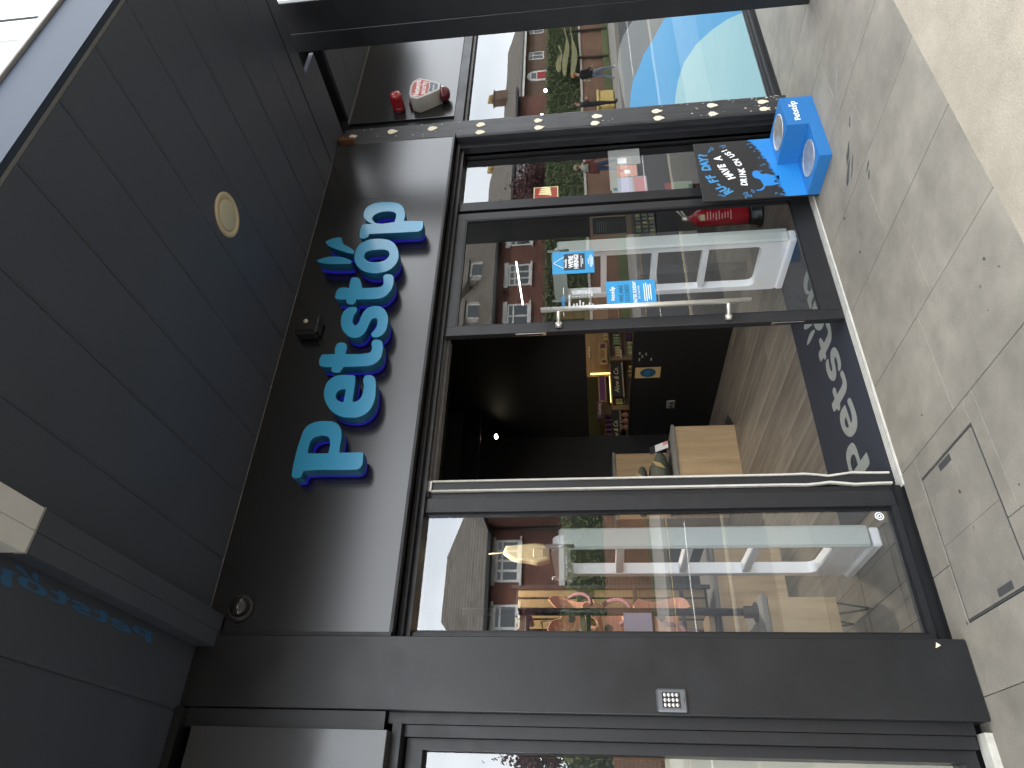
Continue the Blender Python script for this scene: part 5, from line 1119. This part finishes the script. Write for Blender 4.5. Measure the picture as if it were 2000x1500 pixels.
obj('bin_body', MB().box(25.4, 26.6, -11.3, -10.7, .02, .62, .04), M['kraft'] if False else M['yellow'], gb); obj('bin_lid', MB().box(25.36, 26.64, -11.34, -10.66, .63, .74, .03), M['yellow'], gb)
for k, (y, z) in enumerate(((-9.6, 8.9), (-9.8, 9.25), (-9.9, 9.9))):
    b = MB(); n = 30; pts = [(-40+130*i/n, y, z+.9*((i % 15)/7.5-1)**2*.6) for i in range(n+1)]; b.path(pts, .016, 5)
    one('overhead_wire', b, M['black_plastic'], ['lowest', 'middle', 'highest'][k]+' of three thin overhead wires along the far pavement', 'overhead wire', 'overhead wires across the road')
for x in (-40+130*.5-.0,): pass
up_po = thing('wire_pole', 'timber pole carrying the overhead wires far along the street', 'pole', (90, -9.8, 0)); obj('pole_shaft', MB().tube((90, -9.8, -.1), (90, -9.8, 10.6), .14, .10, 12), M['bark'], up_po)
up_po2 = thing('wire_pole', 'timber pole carrying the overhead wires at the left end of the street', 'pole', (-40, -9.8, 0)); obj('pole_shaft', MB().tube((-40, -9.8, -.1), (-40, -9.8, 10.6), .14, .10, 12), M['bark'], up_po2)
# ---- grey and white building seen over the canopy edge
nb = thing('grey_building', 'grey clad building with a white corner band rising above the canopy edge', 'building', (9, 8, 0))
obj('wall', MB().box(5.97, 6.82, 3.30, 14, 3.9, 10), M['greyhouse'], nb)
obj('corner_band', MB().box(6.822, 7.14, 3.26, 14, 3.9, 10), M['house_white'], nb)
obj('downpipe', MB().box(7.142, 7.16, 3.24, 3.34, 3.9, 10), M['frame_grey'], nb)
# ================================================================== PEOPLE ON THE FAR PAVEMENT
def person(label, loc, face, cloth, pose):
    """one skinned body; face = heading angle; cloth = materials: skin, top, legs, shoes"""
    t = thing('person', label, 'person', loc)
    J = {'pel': (0, 0, .95), 'sp': (0, .01, 1.12), 'ch': (0, .02, 1.32), 'nk': (0, .02, 1.48), 'hd0': (0, .035, 1.56), 'hd': (0, .045, 1.64), 'hd2': (0, .035, 1.70)}
    J.update(pose); r_ = {'pel': (.15, .11), 'sp': (.135, .10), 'ch': (.155, .11), 'nk': (.055, .055), 'hd0': (.06, .07), 'hd': (.075, .092), 'hd2': (.06, .075)}
    E = [('pel', 'sp'), ('sp', 'ch'), ('ch', 'nk'), ('nk', 'hd0'), ('hd0', 'hd'), ('hd', 'hd2')]
    for s in 'LR':
        E += [('ch', 'sh'+s), ('sh'+s, 'el'+s), ('el'+s, 'wr'+s), ('wr'+s, 'ha'+s), ('pel', 'hp'+s), ('hp'+s, 'kn'+s), ('kn'+s, 'an'+s), ('an'+s, 'to'+s)]
        r_.update({'sh'+s: (.065, .065), 'el'+s: (.045, .045), 'wr'+s: (.032, .032), 'ha'+s: (.042, .03), 'hp'+s: (.09, .09), 'kn'+s: (.065, .065), 'an'+s: (.045, .045), 'to'+s: (.045, .035)})
        for fi in range(5):
            nm = 'f%d%s' % (fi, s); h_, w_ = Vector(J['ha'+s]), Vector(J['wr'+s]); d = (h_-w_).normalized(); sd_ = d.orthogonal().normalized()
            J[nm] = tuple(h_+d*(.085 if fi else .05)+sd_*((fi-2)*.016 if fi else .045)); r_[nm] = (.009, .009); E.append(('ha'+s, nm))
    names = list(J); me = bpy.data.meshes.new('body'); me.from_pydata([J[k] for k in names], [(names.index(a), names.index(b_)) for a, b_ in E], [])
    ob = bpy.data.objects.new('body', me); COL.objects.link(ob)
    sk = ob.modifiers.new('s', 'SKIN'); sb_ = ob.modifiers.new('u', 'SUBSURF'); sb_.levels = 1; sb_.render_levels = 1
    if not me.skin_vertices: 
        me.attributes  # the layer is made with the modifier
    for i, k in enumerate(names): me.skin_vertices[0].data[i].radius = r_[k]; me.skin_vertices[0].data[i].use_root = (k == 'pel')
    dg = bpy.context.evaluated_depsgraph_get(); em = bpy.data.meshes.new_from_object(ob.evaluated_get(dg)); bpy.data.objects.remove(ob)
    body = link('body', em, cloth, t)
    for p in em.polygons:
        c = p.center; p.use_smooth = True; dh = min((c-Vector(J['ha'+s])).length for s in 'LR')
        p.material_index = 0 if (c.z > 1.475 or dh < .10) else 3 if c.z < .10 else 2 if c.z < .93 else 1
    # face
    fx = J['hd']
    b = MB()
    for sx in (-1, 1): bmesh.ops.create_icosphere(b.bm, subdivisions=1, radius=.011, matrix=Matrix.Translation((fx[0]+sx*.028, fx[1]+.086, fx[2]+.0)))
    obj_local('eyes', b, M['black_plastic'], t)
    b = MB(); b.prism([(fx[0]-.012, fx[1]+.085, fx[2]-.035), (fx[0]+.012, fx[1]+.085, fx[2]-.035), (fx[0], fx[1]+.09, fx[2]+.01)], (0, .025, -.004)); obj_local('nose', b, cloth[0], t)
    b = MB().box(fx[0]-.02, fx[0]+.02, fx[1]+.08, fx[1]+.092, fx[2]-.058, fx[2]-.05); obj_local('mouth', b, M['pink_print'], t)
    t.rotation_euler = (0, 0, face); return t
def obj_local(name, mb, m, t):
    bmesh.ops.recalc_face_normals(mb.bm, faces=mb.bm.faces); me = bpy.data.meshes.new(name); mb.bm.to_mesh(me); mb.bm.free(); return link(name, me, m, t)
def hairdo(t, m, hd, r=.098, back=.0, low=.02):
    b = MB(); bmesh.ops.create_uvsphere(b.bm, u_segments=16, v_segments=12, radius=r)
    for v in b.bm.verts:
        if v.co.z < -low-.2*max(0, -v.co.y): v.co.z = -low-.2*max(0, -v.co.y)+(.0)
        v.co.y = v.co.y*1.12-.018
        if v.co.y > .055 and v.co.z < .045: v.co.y = .05
    for f in b.bm.faces: f.smooth = True
    bmesh.ops.translate(b.bm, vec=Vector(hd)+Vector((0, 0, .035)), verts=b.bm.verts); return obj_local('hair', b, m, t)
skin = mat('fair_skin', (.50, .30, .22), .6); jeans = mat('blue_denim', (.035, .06, .13), .85); pale_jeans = mat('pale_blue_denim', (.20, .25, .31), .85); blackc = mat('black_cloth', (.015, .015, .018), .85)
grey_scarf = mat('grey_green_wool', (.30, .31, .26), .9); tan_hair = mat('light_brown_hair', (.26, .20, .12), .7); orange_hair = mat('ginger_hair', (.40, .15, .05), .7); dark_hair = mat('dark_brown_hair', (.05, .03, .02), .7); maroon = mat('maroon_cloth', (.16, .04, .035), .85)
walk = {'shL': (-.18, .02, 1.41), 'shR': (.18, .02, 1.41), 'elL': (-.23, .02, 1.14), 'elR': (.23, -.03, 1.14), 'wrL': (-.21, .17, .97), 'wrR': (.22, .08, .92), 'haL': (-.20, .23, .93), 'haR': (.21, .13, .86),
        'hpL': (-.09, .0, .88), 'hpR': (.09, .0, .88), 'knL': (-.09, .14, .49), 'knR': (.09, -.02, .48), 'anL': (-.09, .17, .08), 'anR': (.09, -.22, .12), 'toL': (-.09, .30, .04), 'toR': (.09, -.10, .035)}
hold = dict(walk); hold.update({'elL': (-.22, .06, 1.15), 'elR': (.22, .06, 1.15), 'wrL': (-.07, .25, 1.18), 'wrR': (.06, .25, 1.22), 'haL': (-.01, .27, 1.20), 'haR': (.0, .27, 1.25), 'knL': (-.10, .02, .49), 'knR': (.10, .0, .49), 'anL': (-.10, .0, .08), 'anR': (.10, -.02, .08), 'toL': (-.11, .13, .035), 'toR': (.11, .12, .035)})
p1 = person('walking woman in blue jeans, grey scarf and maroon bag on the far pavement', (19.35, -8.9, 0), R(-90), [skin, maroon, jeans, skin], walk)
hairdo(p1, tan_hair, (0, .045, 1.64), .108, low=.06)
obj_local('scarf', MB().lathe([(.09, 1.50), (.13, 1.46), (.17, 1.38), (.19, 1.28), (.17, 1.24)], (0, .02, 0), (0, 0, 1), 16), grey_scarf, p1)
obj_local('shoulder_bag', MB().box(.17, .30, -.05, .27, .86, 1.08, .03), maroon, p1); obj_local('bag_strap', MB().path([(.2, .1, 1.08), (.16, .08, 1.30), (.12, .02, 1.46)], .012, 6), maroon, p1)
p2 = person('person in black jacket and pale jeans with cream bag, far pavement', (25.2, -9.1, 0), R(-70), [skin, blackc, pale_jeans, M['paper']], walk)
hairdo(p2, orange_hair, (0, .045, 1.64), .10, low=.03)
obj_local('tote_bag', MB().box(.20, .30, -.12, .24, .98, 1.30, .04), M['cream'], p2); obj_local('bag_strap', MB().path([(.25, .0, 1.28), (.19, .0, 1.44), (.12, .05, 1.46)], .014, 6), M['cream'], p2)
p3 = person('person dressed in black looking at a phone on the far pavement', (24.0, -9.6, 0), R(-20), [skin, blackc, blackc, blackc], hold)
hairdo(p3, dark_hair, (0, .045, 1.64), .10, low=.03)
ph_ = one('phone', MB().box(-.035, .035, .285, .295, 1.21, 1.36, .004), M['black_plastic'], 'dark phone held by the person in black on the far pavement', 'phone'); ph_.matrix_world = Matrix.Translation((24.0, -9.6, 0)) @ Matrix.Rotation(R(-20), 4, 'Z')
